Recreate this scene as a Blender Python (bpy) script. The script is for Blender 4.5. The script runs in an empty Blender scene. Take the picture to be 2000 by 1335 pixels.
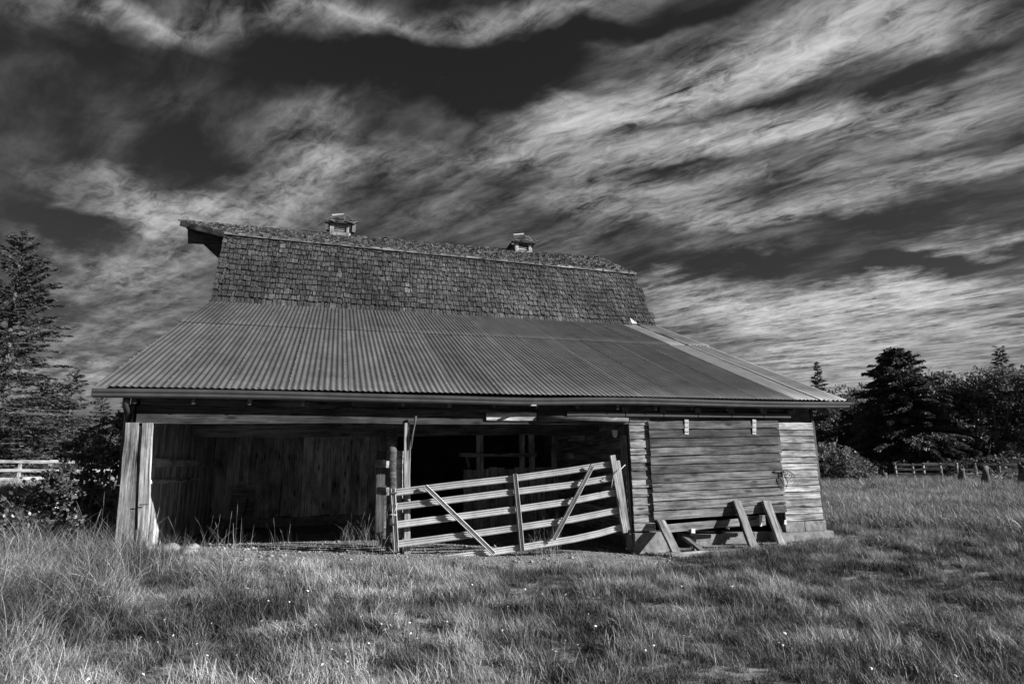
import bpy, math, random
import numpy as np
from mathutils import Vector, Matrix

random.seed(7)
rng = np.random.default_rng(7)
scene = bpy.context.scene
col = scene.collection
rad = math.radians

# ------------------------------------------------------------------ camera
F_PX, PITCH, ROLL, YAW = 1178.8, 0.2015, -0.0152, 0.2909
CAM = np.array([3.4726, -10.7566, 1.6])
_r = np.array([math.cos(YAW), -math.sin(YAW), 0.0])
_f = np.array([math.sin(YAW), math.cos(YAW), 0.0])
_u = np.array([0.0, 0.0, 1.0])
FW = _f * math.cos(PITCH) + _u * math.sin(PITCH)
UPV = -_f * math.sin(PITCH) + _u * math.cos(PITCH)
RI = math.cos(ROLL) * _r + math.sin(ROLL) * UPV
UI = math.cos(ROLL) * UPV - math.sin(ROLL) * _r
cam_d = bpy.data.cameras.new('camera')
cam_d.sensor_width = 36.0
cam_d.lens = F_PX / 2000.0 * 36.0
cam_d.clip_start = 0.05
cam_d.clip_end = 3000
cam = bpy.data.objects.new('camera', cam_d)
col.objects.link(cam)
cam.matrix_world = Matrix(((RI[0], UI[0], -FW[0], CAM[0]), (RI[1], UI[1], -FW[1], CAM[1]),
                           (RI[2], UI[2], -FW[2], CAM[2]), (0, 0, 0, 1)))
scene.camera = cam

# ------------------------------------------------------------------ sun
SUN_AZ, SUN_EL = 63.0, 21.5          # azimuth measured from the barn front's normal towards the right
sd = Vector((math.sin(rad(SUN_AZ)) * math.cos(rad(SUN_EL)), -math.cos(rad(SUN_AZ)) * math.cos(rad(SUN_EL)), math.sin(rad(SUN_EL))))
sun_d = bpy.data.lights.new('sun', 'SUN')
sun_d.energy = 5.0
sun_d.angle = rad(0.5)
sun_d.color = (1.0, 1.0, 1.0)
sun = bpy.data.objects.new('sun', sun_d)
col.objects.link(sun)
sun.rotation_euler = sd.to_track_quat('Z', 'Y').to_euler()
sun.location = (40, -20, 30)

vs = scene.view_settings
vs.view_transform = 'Standard'
vs.look = 'None'
vs.exposure = 1.05
vs.gamma = 1.0
scene.cycles.max_bounces = 7
scene.cycles.diffuse_bounces = 5
scene.cycles.glossy_bounces = 2
scene.cycles.transmission_bounces = 3
scene.cycles.caustics_reflective = False
scene.cycles.caustics_refractive = False

# ------------------------------------------------------------------ node helpers
class NT:
    def __init__(self, tree):
        self.t = tree
        tree.nodes.clear()
    def n(self, typ, **kw):
        nd = self.t.nodes.new(typ)
        for k, v in kw.items():
            setattr(nd, k, v)
        return nd
    def l(self, a, b):
        self.t.links.new(a, b)
    def val(self, sock, v):
        if isinstance(v, bpy.types.NodeSocket):
            self.l(v, sock)
        else:
            sock.default_value = v
    def math(self, op, a, b=None, c=None, clamp=False):
        nd = self.n('ShaderNodeMath', operation=op, use_clamp=clamp)
        self.val(nd.inputs[0], a)
        if b is not None: self.val(nd.inputs[1], b)
        if c is not None: self.val(nd.inputs[2], c)
        return nd.outputs[0]
    def vmath(self, op, a, b=None, out=0):
        nd = self.n('ShaderNodeVectorMath', operation=op)
        self.val(nd.inputs[0], a)
        if b is not None: self.val(nd.inputs[1], b)
        return nd.outputs[out]
    def noise(self, vec, scale, detail=4, rough=0.55, dist=0.0, lac=2.0, dim='3D'):
        nd = self.n('ShaderNodeTexNoise', noise_dimensions=dim)
        self.l(vec, nd.inputs['Vector'])
        nd.inputs['Scale'].default_value = scale
        nd.inputs['Detail'].default_value = detail
        nd.inputs['Roughness'].default_value = rough
        nd.inputs['Distortion'].default_value = dist
        nd.inputs['Lacunarity'].default_value = lac
        return nd
    def mapr(self, v, a, b, c=0.0, d=1.0, kind='LINEAR', clamp=True):
        nd = self.n('ShaderNodeMapRange', interpolation_type=kind)
        if kind == 'LINEAR': nd.clamp = clamp
        self.val(nd.inputs['Value'], v)
        nd.inputs['From Min'].default_value = a
        nd.inputs['From Max'].default_value = b
        self.val(nd.inputs['To Min'], c)
        self.val(nd.inputs['To Max'], d)
        return nd.outputs['Result']
    def mapping(self, vec, loc=(0, 0, 0), rot=(0, 0, 0), scale=(1, 1, 1), kind='POINT'):
        nd = self.n('ShaderNodeMapping', vector_type=kind)
        self.l(vec, nd.inputs['Vector'])
        if kind != 'NORMAL' and 'Location' in nd.inputs: nd.inputs['Location'].default_value = loc
        nd.inputs['Rotation'].default_value = rot
        nd.inputs['Scale'].default_value = scale
        return nd.outputs[0]

# ------------------------------------------------------------------ sky: black-and-white, deep clear sky with cirrus
world = bpy.data.worlds.new('World')
scene.world = world
world.use_nodes = True
w = NT(world.node_tree)
tc = w.n('ShaderNodeTexCoord')
dirv = w.vmath('NORMALIZE', tc.outputs['Generated'])
sep = w.n('ShaderNodeSeparateXYZ'); w.l(dirv, sep.inputs[0])
dx, dy, dz = sep.outputs
sky = w.n('ShaderNodeTexSky', sky_type='NISHITA')
sky.sun_disc = False
sky.sun_elevation = rad(SUN_EL)
sky.sun_rotation = math.atan2(sd.x, sd.y)
sky.air_density = 1.0
sky.dust_density = 0.6
sky.ozone_density = 1.0
ss = w.n('ShaderNodeSeparateColor'); w.l(sky.outputs[0], ss.inputs[0])
clear = w.math('MULTIPLY', ss.outputs[0], 0.10 * 0.105)   # strength 0.10, seen through the red filter of a black-and-white picture
# azimuth / elevation in degrees (world directions)
az = w.math('MULTIPLY', w.math('ARCTAN2', dx, dy), 57.2958)
el = w.math('MULTIPLY', w.math('ARCSINE', dz), 57.2958)
# flat cloud layer coordinates
den = w.math('ADD', w.math('MAXIMUM', dz, 0.0), 0.07)
pc = w.n('ShaderNodeCombineXYZ')
w.l(w.math('DIVIDE', dx, den), pc.inputs[0]); w.l(w.math('DIVIDE', dy, den), pc.inputs[1])
P = pc.outputs[0]
WIND = rad(-34.5)
# local frame: u along the wind, v across it
Puv = w.mapping(P, rot=(0, 0, -(math.pi / 2 - WIND)))
wn = w.noise(P, 0.8, 4, 0.55, dim='2D')
warp = w.vmath('SCALE', w.vmath('SUBTRACT', wn.outputs['Color'], (0.5, 0.5, 0.5)))
w.l(w.mapr(dz, 0.08, 0.42, 0.08, 0.26), warp.node.inputs['Scale'])
Pw = w.vmath('ADD', Puv, warp)
fib1 = w.noise(w.mapping(Pw, scale=(3.4, 9.5, 1)), 1.0, 7, 0.60, 0.15, dim='2D').outputs['Fac']
fib2 = w.noise(w.mapping(Pw, loc=(7.3, 2.1, 0), scale=(15.0, 26.0, 1)), 1.0, 5, 0.68, 0.5, dim='2D').outputs['Fac']
big = w.noise(w.mapping(Pw, loc=(3.3, 9.1, 0), scale=(0.35, 0.8, 1)), 1.0, 4, 0.5, 0.2, dim='2D').outputs['Fac']
# large cloud masses: soft ellipses in azimuth / elevation, edges torn by noise
ae = w.n('ShaderNodeCombineXYZ'); w.l(az, ae.inputs[0]); w.l(el, ae.inputs[1])
wn2 = w.noise(Pw, 2.2, 5, 0.6, dim='2D')
tear = w.vmath('SCALE', w.vmath('SUBTRACT', wn2.outputs['Color'], (0.5, 0.5, 0.5)))
tear.node.inputs['Scale'].default_value = 5.5
AE = w.vmath('ADD', ae.outputs[0], tear)
#CLOUDS-BEGIN
CLOUDS = [
    [25, 25, 25, 25, 25, 25, 25, 25, 25, 25, 25, 25, 25, 25, 25, 25, 25, 25, 25, 25, 25, 25, 25, 25, 25, 25, 25, 25, 25, 25, 25, 25],
    [25, 25, 25, 25, 25, 25, 25, 25, 25, 25, 25, 25, 25, 25, 25, 25, 25, 25, 25, 25, 25, 25, 25, 25, 25, 25, 25, 25, 25, 25, 25, 25],
    [25, 25, 25, 25, 25, 25, 25, 25, 25, 25, 25, 25, 25, 25, 25, 25, 25, 25, 25, 25, 25, 25, 25, 25, 25, 25, 25, 25, 25, 25, 25, 25],
    [25, 25, 25, 27, 27, 25, 25, 25, 25, 25, 25, 25, 25, 25, 25, 25, 25, 25, 25, 25, 25, 25, 25, 25, 25, 26, 31, 39, 41, 36, 28, 25],
    [25, 25, 29, 35, 37, 32, 26, 25, 25, 25, 25, 25, 25, 25, 25, 25, 25, 25, 25, 25, 25, 25, 26, 31, 39, 50, 61, 65, 57, 42, 28, 25],
    [25, 25, 29, 38, 44, 39, 29, 25, 25, 25, 25, 25, 25, 25, 25, 25, 25, 25, 25, 25, 26, 30, 40, 50, 57, 60, 57, 50, 41, 30, 25, 25],
    [25, 25, 26, 36, 55, 51, 30, 25, 25, 25, 25, 25, 25, 25, 25, 25, 25, 25, 25, 26, 31, 38, 46, 50, 49, 52, 58, 52, 42, 35, 27, 25],
    [25, 25, 26, 30, 27, 32, 30, 25, 25, 25, 25, 25, 25, 25, 25, 25, 25, 25, 25, 27, 33, 43, 56, 67, 70, 68, 55, 45, 57, 43, 28, 25],
    [25, 25, 26, 32, 47, 37, 36, 26, 25, 25, 25, 25, 25, 25, 25, 25, 25, 25, 25, 26, 29, 35, 37, 41, 52, 68, 76, 68, 60, 38, 26, 25],
    [25, 25, 25, 26, 43, 38, 31, 31, 25, 25, 25, 25, 25, 25, 25, 25, 25, 25, 25, 25, 25, 31, 44, 61, 76, 66, 51, 47, 44, 35, 25, 25],
    [25, 25, 25, 32, 20, 37, 43, 25, 25, 25, 25, 25, 25, 25, 25, 25, 25, 25, 25, 25, 32, 46, 62, 85, 82, 86, 92, 89, 68, 41, 26, 25],
    [25, 25, 25, 21, 50, 26, 40, 33, 25, 25, 25, 25, 25, 25, 25, 25, 25, 25, 25, 28, 41, 63, 83, 77, 79, 65, 53, 47, 31, 25, 25, 25],
    [25, 25, 25, 28, 25, 59, 42, 31, 25, 25, 25, 25, 25, 25, 25, 25, 25, 25, 25, 27, 50, 67, 58, 53, 38, 20, 5, 5, 16, 24, 25, 25],
    [25, 25, 25, 25, 42, 33, 56, 34, 25, 25, 25, 25, 25, 25, 25, 25, 25, 25, 25, 31, 61, 34, 33, 24, 20, 28, 26, 45, 56, 33, 25, 25],
    [25, 25, 25, 22, 13, 37, 47, 43, 25, 25, 25, 25, 25, 25, 25, 25, 25, 25, 25, 25, 29, 18, 14, 14, 17, 22, 26, 24, 27, 28, 25, 25],
    [25, 25, 25, 21, 14, 24, 45, 41, 29, 28, 25, 25, 25, 25, 25, 25, 25, 25, 25, 25, 25, 35, 29, 32, 33, 25, 14, 11, 18, 24, 25, 25],
    [25, 25, 27, 27, 36, 61, 69, 59, 44, 40, 35, 26, 25, 25, 25, 27, 30, 33, 32, 29, 27, 35, 28, 31, 28, 21, 23, 25, 25, 30, 28, 25],
    [25, 25, 25, 32, 30, 51, 68, 56, 45, 40, 30, 27, 29, 30, 28, 28, 32, 35, 35, 31, 28, 45, 62, 61, 54, 53, 47, 47, 55, 47, 28, 25],
    [25, 25, 25, 26, 30, 53, 37, 63, 65, 39, 33, 27, 32, 35, 34, 30, 28, 29, 30, 38, 55, 57, 45, 41, 34, 35, 44, 56, 36, 8, 22, 25],
    [25, 25, 25, 25, 27, 26, 23, 21, 51, 62, 32, 27, 30, 35, 36, 32, 29, 31, 39, 44, 43, 44, 44, 30, 31, 49, 41, 28, 23, 41, 32, 26],
    [25, 25, 25, 25, 25, 26, 17, 17, 25, 57, 49, 27, 27, 32, 34, 31, 33, 42, 51, 53, 48, 53, 51, 47, 33, 34, 33, 46, 59, 49, 27, 26],
    [25, 25, 25, 25, 25, 30, 17, 23, 27, 36, 69, 40, 32, 30, 33, 32, 29, 35, 44, 41, 24, 21, 29, 37, 38, 48, 54, 54, 43, 44, 29, 27],
    [25, 24, 25, 25, 25, 29, 22, 24, 29, 38, 48, 41, 40, 36, 38, 38, 34, 38, 47, 53, 55, 61, 65, 70, 77, 74, 59, 42, 32, 36, 28, 27],
    [25, 23, 26, 25, 25, 25, 30, 24, 29, 37, 36, 30, 31, 35, 41, 50, 58, 57, 56, 56, 62, 68, 62, 62, 57, 39, 16, 17, 14, 17, 27, 27],
    [25, 25, 21, 27, 24, 25, 30, 25, 26, 38, 44, 26, 27, 27, 28, 36, 56, 60, 54, 48, 36, 32, 31, 20, 17, 27, 30, 19, 28, 41, 31, 27],
    [25, 28, 24, 20, 21, 24, 26, 25, 25, 34, 46, 26, 25, 26, 27, 30, 53, 75, 73, 77, 79, 70, 59, 53, 46, 32, 37, 54, 53, 42, 30, 27],
    [25, 27, 39, 34, 20, 21, 25, 24, 23, 24, 34, 22, 20, 20, 19, 19, 26, 51, 65, 68, 78, 83, 83, 82, 77, 67, 59, 65, 55, 33, 27, 26],
    [25, 25, 26, 40, 44, 30, 24, 22, 19, 15, 16, 13, 14, 13, 9, 8, 13, 21, 32, 40, 55, 64, 72, 78, 83, 78, 66, 67, 56, 32, 26, 26],
    [25, 25, 25, 25, 42, 64, 56, 27, 18, 13, 9, 7, 8, 10, 6, 1, 3, 15, 26, 28, 32, 38, 46, 56, 63, 66, 59, 55, 49, 32, 26, 25],
    [25, 25, 25, 25, 25, 26, 38, 44, 22, 17, 20, 9, 9, 11, 12, 6, 3, 11, 24, 31, 33, 34, 34, 37, 39, 42, 42, 36, 35, 28, 25, 25],
    [25, 25, 25, 25, 25, 25, 25, 42, 52, 27, 36, 22, 17, 17, 19, 16, 11, 14, 24, 31, 34, 35, 35, 33, 31, 30, 27, 26, 25, 25, 25, 25],
    [25, 25, 25, 25, 25, 25, 25, 25, 36, 57, 56, 60, 56, 42, 45, 48, 32, 18, 13, 15, 14, 13, 14, 18, 22, 25, 25, 25, 25, 25, 25, 25],
    [25, 25, 25, 25, 25, 25, 25, 25, 25, 27, 36, 32, 31, 39, 43, 53, 62, 55, 46, 38, 29, 23, 24, 25, 25, 25, 25, 25, 25, 25, 25, 25],
    [25, 25, 25, 25, 25, 25, 25, 25, 25, 25, 25, 27, 28, 25, 25, 25, 25, 28, 29, 34, 37, 34, 28, 25, 25, 25, 25, 25, 25, 25, 25, 25],
    [25, 25, 25, 25, 25, 25, 25, 25, 25, 25, 25, 25, 25, 25, 25, 25, 25, 25, 25, 25, 25, 25, 25, 25, 25, 25, 25, 25, 25, 25, 25, 25],
    [25, 25, 25, 25, 25, 25, 25, 25, 25, 25, 25, 25, 25, 25, 25, 25, 25, 25, 25, 25, 25, 25, 25, 25, 25, 25, 25, 25, 25, 25, 25, 25],
]
#CLOUDS-END
# CLOUDS: cloud cover by elevation row (1.25 degrees apart) and azimuth column; three rows share one colour ramp
aes = w.n('ShaderNodeSeparateXYZ'); w.l(AE, aes.inputs[0])
azr = w.math('DIVIDE', w.math('PINGPONG', w.math('ADD', aes.outputs[0], 34.0), 100.0), 100.0)
elr = w.math('MINIMUM', w.math('MAXIMUM', w.math('DIVIDE', aes.outputs[1], 1.25), 0.0), 34.99)
cov = None
for k in range(0, 36, 3):
    rp = w.n('ShaderNodeValToRGB'); rp.color_ramp.interpolation = 'B_SPLINE'
    w.l(azr, rp.inputs[0])
    els = rp.color_ramp.elements
    for i in range(30): els.new((i + 1) / 31.0)
    for i in range(32):
        els[i].position = i / 31.0
        els[i].color = tuple(CLOUDS[k + c_][i] / 99.0 for c_ in range(3)) + (1.0,)
    dv = w.vmath('ABSOLUTE', w.vmath('SUBTRACT', elr, (float(k), k + 1.0, k + 2.0)))
    wt = w.vmath('MAXIMUM', w.vmath('SUBTRACT', (1.0, 1.0, 1.0), dv), (0.0, 0.0, 0.0))
    s_ = w.vmath('DOT_PRODUCT', wt, rp.outputs[0], out=1)
    cov = s_ if cov is None else w.math('ADD', cov, s_)
cov = w.math('SUBTRACT', w.math('MULTIPLY', cov, 2.0), 0.5)
# streaks near the horizon everywhere
fsum = w.math('ADD', w.math('MULTIPLY', fib1, 0.5), w.math('MULTIPLY', fib2, 0.5))
rn = w.noise(w.mapping(Pw, loc=(1.7, 5.2, 0), scale=(2.0, 11.0, 1)), 1.0, 5, 0.55, 0.25, dim='2D').outputs['Fac']
ridge = w.math('POWER', w.math('SUBTRACT', 1.0, w.math('MULTIPLY', w.math('ABSOLUTE', w.math('SUBTRACT', rn, 0.5)), 4.0), clamp=True), 2.0)
fs = w.math('ADD', w.math('MULTIPLY', w.mapr(fsum, 0.33, 0.68), 0.84), w.math('MULTIPLY', ridge, 0.24))
thin = w.mapr(w.math('ADD', w.math('MULTIPLY', fib1, 0.6), w.math('MULTIPLY', big, 0.55)), 0.42, 0.80, 0.0, 0.27)
body = w.math('MULTIPLY', cov, w.math('ADD', 0.02, w.math('MULTIPLY', fs, 1.6)))
dens = w.math('MAXIMUM', w.math('ADD', body, thin), 0.0)
dens = w.math('DIVIDE', dens, w.math('ADD', dens, 0.85))
lum = w.math('ADD', clear, w.math('MULTIPLY', w.math('POWER', dens, 2.0), 0.68))
bg = w.n('ShaderNodeBackground')
comb = w.n('ShaderNodeCombineColor')
for i in range(3): w.l(lum, comb.inputs[i])
w.l(comb.outputs[0], bg.inputs['Color'])
bg.inputs['Strength'].default_value = 1.0
wo = w.n('ShaderNodeOutputWorld'); w.l(bg.outputs[0], wo.inputs['Surface'])

# ------------------------------------------------------------------ materials (all neutral greys: a black-and-white picture)
MATS = {}
def newmat(name):
    m = bpy.data.materials.new(name); m.use_nodes = True
    MATS[name] = m
    return m, NT(m.node_tree)
def finish(nt, colv, rough=0.8, bump=None, bstr=0.3, bdist=0.01, metallic=0.0, spec=0.3, trans=None):
    b = nt.n('ShaderNodeBsdfPrincipled')
    c = nt.n('ShaderNodeCombineColor')
    for i in range(3): nt.val(c.inputs[i], colv)
    nt.l(c.outputs[0], b.inputs['Base Color'])
    nt.val(b.inputs['Roughness'], rough)
    b.inputs['Metallic'].default_value = metallic
    b.inputs['Specular IOR Level'].default_value = spec
    if bump is not None:
        bn = nt.n('ShaderNodeBump'); bn.inputs['Strength'].default_value = bstr; bn.inputs['Distance'].default_value = bdist
        nt.l(bump, bn.inputs['Height']); nt.l(bn.outputs[0], b.inputs['Normal'])
    out = nt.n('ShaderNodeOutputMaterial')
    sh = b.outputs[0]
    if trans:
        tr = nt.n('ShaderNodeBsdfTranslucent'); nt.l(c.outputs[0], tr.inputs['Color'])
        mx = nt.n('ShaderNodeMixShader'); mx.inputs[0].default_value = trans
        nt.l(sh, mx.inputs[1]); nt.l(tr.outputs[0], mx.inputs[2]); sh = mx.outputs[0]
    nt.l(sh, out.inputs['Surface'])

def wood(name, lo=0.10, hi=0.42, knots=True, island=False, fine=1.0, along='X', stain=False):
    m, nt = newmat(name)
    t = nt.n('ShaderNodeTexCoord'); oi = nt.n('ShaderNodeObjectInfo')
    rnd = oi.outputs['Random']
    if island:
        ge = nt.n('ShaderNodeNewGeometry'); rnd = ge.outputs['Random Per Island']
    off = nt.n('ShaderNodeCombineXYZ')
    nt.l(nt.math('MULTIPLY', rnd, 37.0), off.inputs[0]); nt.l(nt.math('MULTIPLY', rnd, 91.0), off.inputs[1])
    nt.l(nt.math('MULTIPLY', rnd, 53.0), off.inputs[2])
    v = nt.vmath('ADD', t.outputs['Object'], off.outputs[0])
    if along == 'Y':
        v = nt.mapping(v, rot=(0, 0, math.pi / 2))
    wv = nt.noise(nt.mapping(v, scale=(1.3, 3.0, 3.0)), 1.0, 2, 0.5)
    vv = nt.vmath('ADD', v, nt.vmath('SCALE', wv.outputs['Color']))
    vv.node.inputs[1].links[0].from_node.inputs['Scale'].default_value = 0.035
    g1 = nt.noise(nt.mapping(vv, scale=(1.6 * fine, 60 * fine, 60 * fine)), 1.0, 5, 0.65, 0.4).outputs['Fac']
    g2 = nt.noise(nt.mapping(vv, scale=(1.3, 20, 20)), 1.0, 4, 0.6, 0.6).outputs['Fac']
    st = nt.noise(nt.mapping(v, scale=(1.6, 3.2, 3.2)), 1.0, 5, 0.65).outputs['Fac']
    f = nt.math('ADD', nt.math('MULTIPLY', g1, 0.40), nt.math('ADD', nt.math('MULTIPLY', g2, 0.38), nt.math('MULTIPLY', st, 0.22)))
    f = nt.mapr(f, 0.40, 0.62)
    c = nt.mapr(f, 0.0, 1.0, lo, hi)
    cr_ = nt.noise(nt.mapping(vv, loc=(3.1, 7.7, 1.3), scale=(0.8, 26 * fine, 26 * fine)), 1.0, 3, 0.5).outputs['Fac']
    crack = nt.mapr(cr_, 0.33, 0.40, 0.30, 1.0)
    c = nt.math('MULTIPLY', c, crack)
    bl = nt.noise(nt.mapping(v, loc=(11.0, 4.0, 2.0), scale=(1.1, 2.4, 2.4)), 1.0, 5, 0.7).outputs['Fac']
    c = nt.math('MULTIPLY', c, nt.mapr(bl, 0.36, 0.62, 0.42, 1.25))
    if knots:
        vo = nt.n('ShaderNodeTexVoronoi'); nt.l(nt.mapping(v, scale=(1.5, 5.2, 5.2)), vo.inputs['Vector']); vo.inputs['Scale'].default_value = 1.0
        k = nt.mapr(vo.outputs['Distance'], 0.07, 0.20, 0.22, 1.0)
        c = nt.math('MULTIPLY', c, k)
    if stain:
        gp = nt.n('ShaderNodeNewGeometry')
        sn_ = nt.noise(nt.mapping(gp.outputs['Position'], scale=(0.55, 0.35, 0.35)), 1.0, 6, 0.65).outputs['Fac']
        c = nt.math('MULTIPLY', c, nt.mapr(sn_, 0.36, 0.64, 0.55, 1.35))
    tone = nt.n('ShaderNodeSeparateColor'); nt.l(oi.outputs['Color'], tone.inputs[0])
    c = nt.math('MULTIPLY', c, tone.outputs[0])
    c = nt.math('MULTIPLY', c, nt.mapr(rnd, 0, 1, 0.78, 1.18))
    finish(nt, c, 0.85, f, 0.55, 0.006, spec=0.2)
    return m
wood('wood_grey', 0.07, 0.46)
wood('wood_dark', 0.05, 0.17)
wood('wood_inside', 0.24, 0.62)
wood('shingle', 0.018, 0.135, knots=False, along='Y', stain=True)
wood('shingle_joined', 0.018, 0.135, knots=False, island=True, along='Y', stain=True)
wood('white_board', 0.40, 0.75, knots=False)

def mossy(name):
    m, nt = newmat(name)
    t = nt.n('ShaderNodeTexCoord'); ge = nt.n('ShaderNodeNewGeometry')
    a = nt.noise(t.outputs['Object'], 5.0, 6, 0.7).outputs['Fac']
    b = nt.noise(nt.mapping(t.outputs['Object'], scale=(1, 6, 6)), 4.0, 5, 0.7).outputs['Fac']
    f = nt.mapr(nt.math('ADD', nt.math('MULTIPLY', a, 0.6), nt.math('MULTIPLY', b, 0.4)), 0.42, 0.66)
    c = nt.mapr(f, 0, 1, 0.03, 0.30)
    c = nt.math('MULTIPLY', c, nt.mapr(ge.outputs['Random Per Island'], 0, 1, 0.45, 1.3))
    finish(nt, c, 0.95, a, 0.6, 0.03, spec=0.1)
mossy('mossy_shingle')

def metal(name, base, var, rough, metallic, rust=0.0):
    m, nt = newmat(name)
    t = nt.n('ShaderNodeTexCoord'); oi = nt.n('ShaderNodeObjectInfo')
    off = nt.vmath('SCALE', (17.0, 29.0, 5.0)); nt.l(oi.outputs['Random'], off.node.inputs['Scale'])
    v = nt.vmath('ADD', t.outputs['Object'], off)
    s = nt.noise(nt.mapping(v, scale=(5.0, 0.5, 5.0)), 1.0, 5, 0.6).outputs['Fac']
    p = nt.noise(v, 2.3, 6, 0.65).outputs['Fac']
    f = nt.mapr(nt.math('ADD', nt.math('MULTIPLY', s, 0.5), nt.math('MULTIPLY', p, 0.5)), 0.35, 0.65)
    c = nt.mapr(f, 0, 1, base - var, base + var)
    if rust:
        r = nt.mapr(nt.noise(v, 9.0, 6, 0.75).outputs['Fac'], 0.60, 0.70, 1.0, 1.0 - rust)
        c = nt.math('MULTIPLY', c, r)
    tone = nt.n('ShaderNodeSeparateColor'); nt.l(oi.outputs['Color'], tone.inputs[0])
    c = nt.math('MULTIPLY', c, tone.outputs[0])
    c = nt.math('MULTIPLY', c, nt.mapr(oi.outputs['Random'], 0, 1, 0.88, 1.12))
    finish(nt, c, rough, p, 0.15, 0.01, metallic, 0.4)
metal('roof_metal', 0.09, 0.034, 0.5, 0.1, 0.35)
metal('galvanised', 0.42, 0.12, 0.45, 0.2, 0.75)
metal('gutter_paint', 0.065, 0.02, 0.35, 0.0)
metal('rail_metal', 0.40, 0.10, 0.5, 0.2, 0.35)
metal('dark_iron', 0.05, 0.02, 0.6, 0.3)
metal('wire_metal', 0.10, 0.02, 0.5, 0.3)

def plain(name, lo, hi, scale, rough=0.9, bstr=0.5, bdist=0.02, spec=0.2):
    m, nt = newmat(name)
    t = nt.n('ShaderNodeTexCoord')
    a = nt.noise(t.outputs['Object'], scale, 8, 0.65).outputs['Fac']
    b = nt.noise(t.outputs['Object'], scale * 0.13, 4, 0.6).outputs['Fac']
    f = nt.mapr(nt.math('ADD', nt.math('MULTIPLY', a, 0.6), nt.math('MULTIPLY', b, 0.4)), 0.35, 0.66)
    finish(nt, nt.mapr(f, 0, 1, lo, hi), rough, a, bstr, bdist, spec=spec)
plain('concrete', 0.10, 0.36, 9.0)
plain('earth', 0.07, 0.32, 16.0, bdist=0.05, bstr=0.8)
plain('stone', 0.10, 0.34, 22.0)
plain('white_paint', 0.60, 0.80, 20.0, 0.6, 0.1)
plain('bark', 0.03, 0.13, 8.0)
plain('pale_branch', 0.18, 0.40, 12.0)
plain('rope', 0.35, 0.60, 60.0)
plain('black_rubber', 0.012, 0.03, 20.0, 0.5, 0.1, spec=0.4)

def leafmat(name, lo, hi, trans=0.2, rough=0.6, spec=0.3):
    m, nt = newmat(name)
    ge = nt.n('ShaderNodeNewGeometry'); t = nt.n('ShaderNodeTexCoord')
    n = nt.noise(t.outputs['Object'], 0.7, 3, 0.6).outputs['Fac']
    f = nt.math('ADD', nt.math('MULTIPLY', ge.outputs['Random Per Island'], 0.6), nt.math('MULTIPLY', nt.mapr(n, 0.35, 0.65), 0.4))
    finish(nt, nt.mapr(f, 0, 1, lo, hi), rough, trans=trans, spec=spec)
leafmat('needles', 0.04, 0.13, 0.3)
leafmat('needles_dark', 0.03, 0.10, 0.3)
leafmat('leaf_tree', 0.06, 0.17, 0.4)
leafmat('leaf_pale', 0.08, 0.20, 0.3)
leafmat('leaf_dark', 0.035, 0.10, 0.3)
leafmat('leaf_bush', 0.05, 0.17, 0.3, 0.35, 0.5)
leafmat('dry_stem', 0.18, 0.38, 0.2)

m, nt = newmat('grass_blade')
at = nt.n('ShaderNodeAttribute', attribute_type='INSTANCER', attribute_name='tint')
ge = nt.n('ShaderNodeNewGeometry')
uvn = nt.n('ShaderNodeAttribute', attribute_type='GEOMETRY', attribute_name='along')
c = nt.mapr(at.outputs['Fac'], 0, 1, 0.042, 0.34)
c = nt.math('MULTIPLY', c, nt.mapr(nt.math('POWER', ge.outputs['Random Per Island'], 2.0), 0, 1, 0.4, 2.1))
c = nt.math('MULTIPLY', c, nt.mapr(uvn.outputs['Fac'], 0, 1, 0.75, 1.2))
finish(nt, c, 0.55, trans=0.12, spec=0.25)

# ------------------------------------------------------------------ mesh helpers
def px_ray(px, py):
    a, b = (px - 1000.0) / F_PX, (py - 667.5) / F_PX
    return RI * a - UI * b + FW
def atY(px, py, Y):
    d = px_ray(px, py); return CAM + d * ((Y - CAM[1]) / d[1])
def atX(px, py, X):
    d = px_ray(px, py); return CAM + d * ((X - CAM[0]) / d[0])
def atD(px, py, dist):
    return CAM + px_ray(px, py) * dist

def tag(o, label=None, cat=None, group=None, kind=None):
    if label: o['label'] = label
    if cat: o['category'] = cat
    if group: o['group'] = group
    if kind: o['kind'] = kind
    return o
def empty(name, loc=(0, 0, 0), parent=None):
    o = bpy.data.objects.new(name, None); col.objects.link(o)
    o.location = loc; o.empty_display_size = 0.3
    if parent: o.parent = parent
    return o
def mesh(name, verts, faces, mat, smooth=False):
    me = bpy.data.meshes.new(name)
    me.from_pydata([tuple(map(float, v)) for v in verts], [], [tuple(f) for f in faces])
    if smooth:
        me.polygons.foreach_set('use_smooth', [True] * len(me.polygons))
    me.materials.append(MATS[mat]); me.update()
    return me
def npmesh(name, V, Q, mat, smooth=False):
    """V (n,3) array, Q (m,k) face index array"""
    me = bpy.data.meshes.new(name)
    V = np.asarray(V, np.float32); Q = np.asarray(Q, np.int32)
    k = Q.shape[1]; mm = Q.shape[0]
    me.vertices.add(len(V)); me.vertices.foreach_set('co', V.ravel())
    me.loops.add(mm * k); me.loops.foreach_set('vertex_index', Q.ravel())
    me.polygons.add(mm)
    me.polygons.foreach_set('loop_start', np.arange(0, mm * k, k, dtype=np.int32))
    me.update(calc_edges=True)
    if smooth: me.polygons.foreach_set('use_smooth', np.ones(mm, bool))
    me.materials.append(MATS[mat]); me.validate()
    return me
def link(name, me, parent=None, loc=None, tone=None):
    o = bpy.data.objects.new(name, me); col.objects.link(o)
    if parent: o.parent = parent
    if loc is not None: o.location = loc
    if tone is not None: o.color = (tone, tone, tone, 1)
    return o
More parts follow.
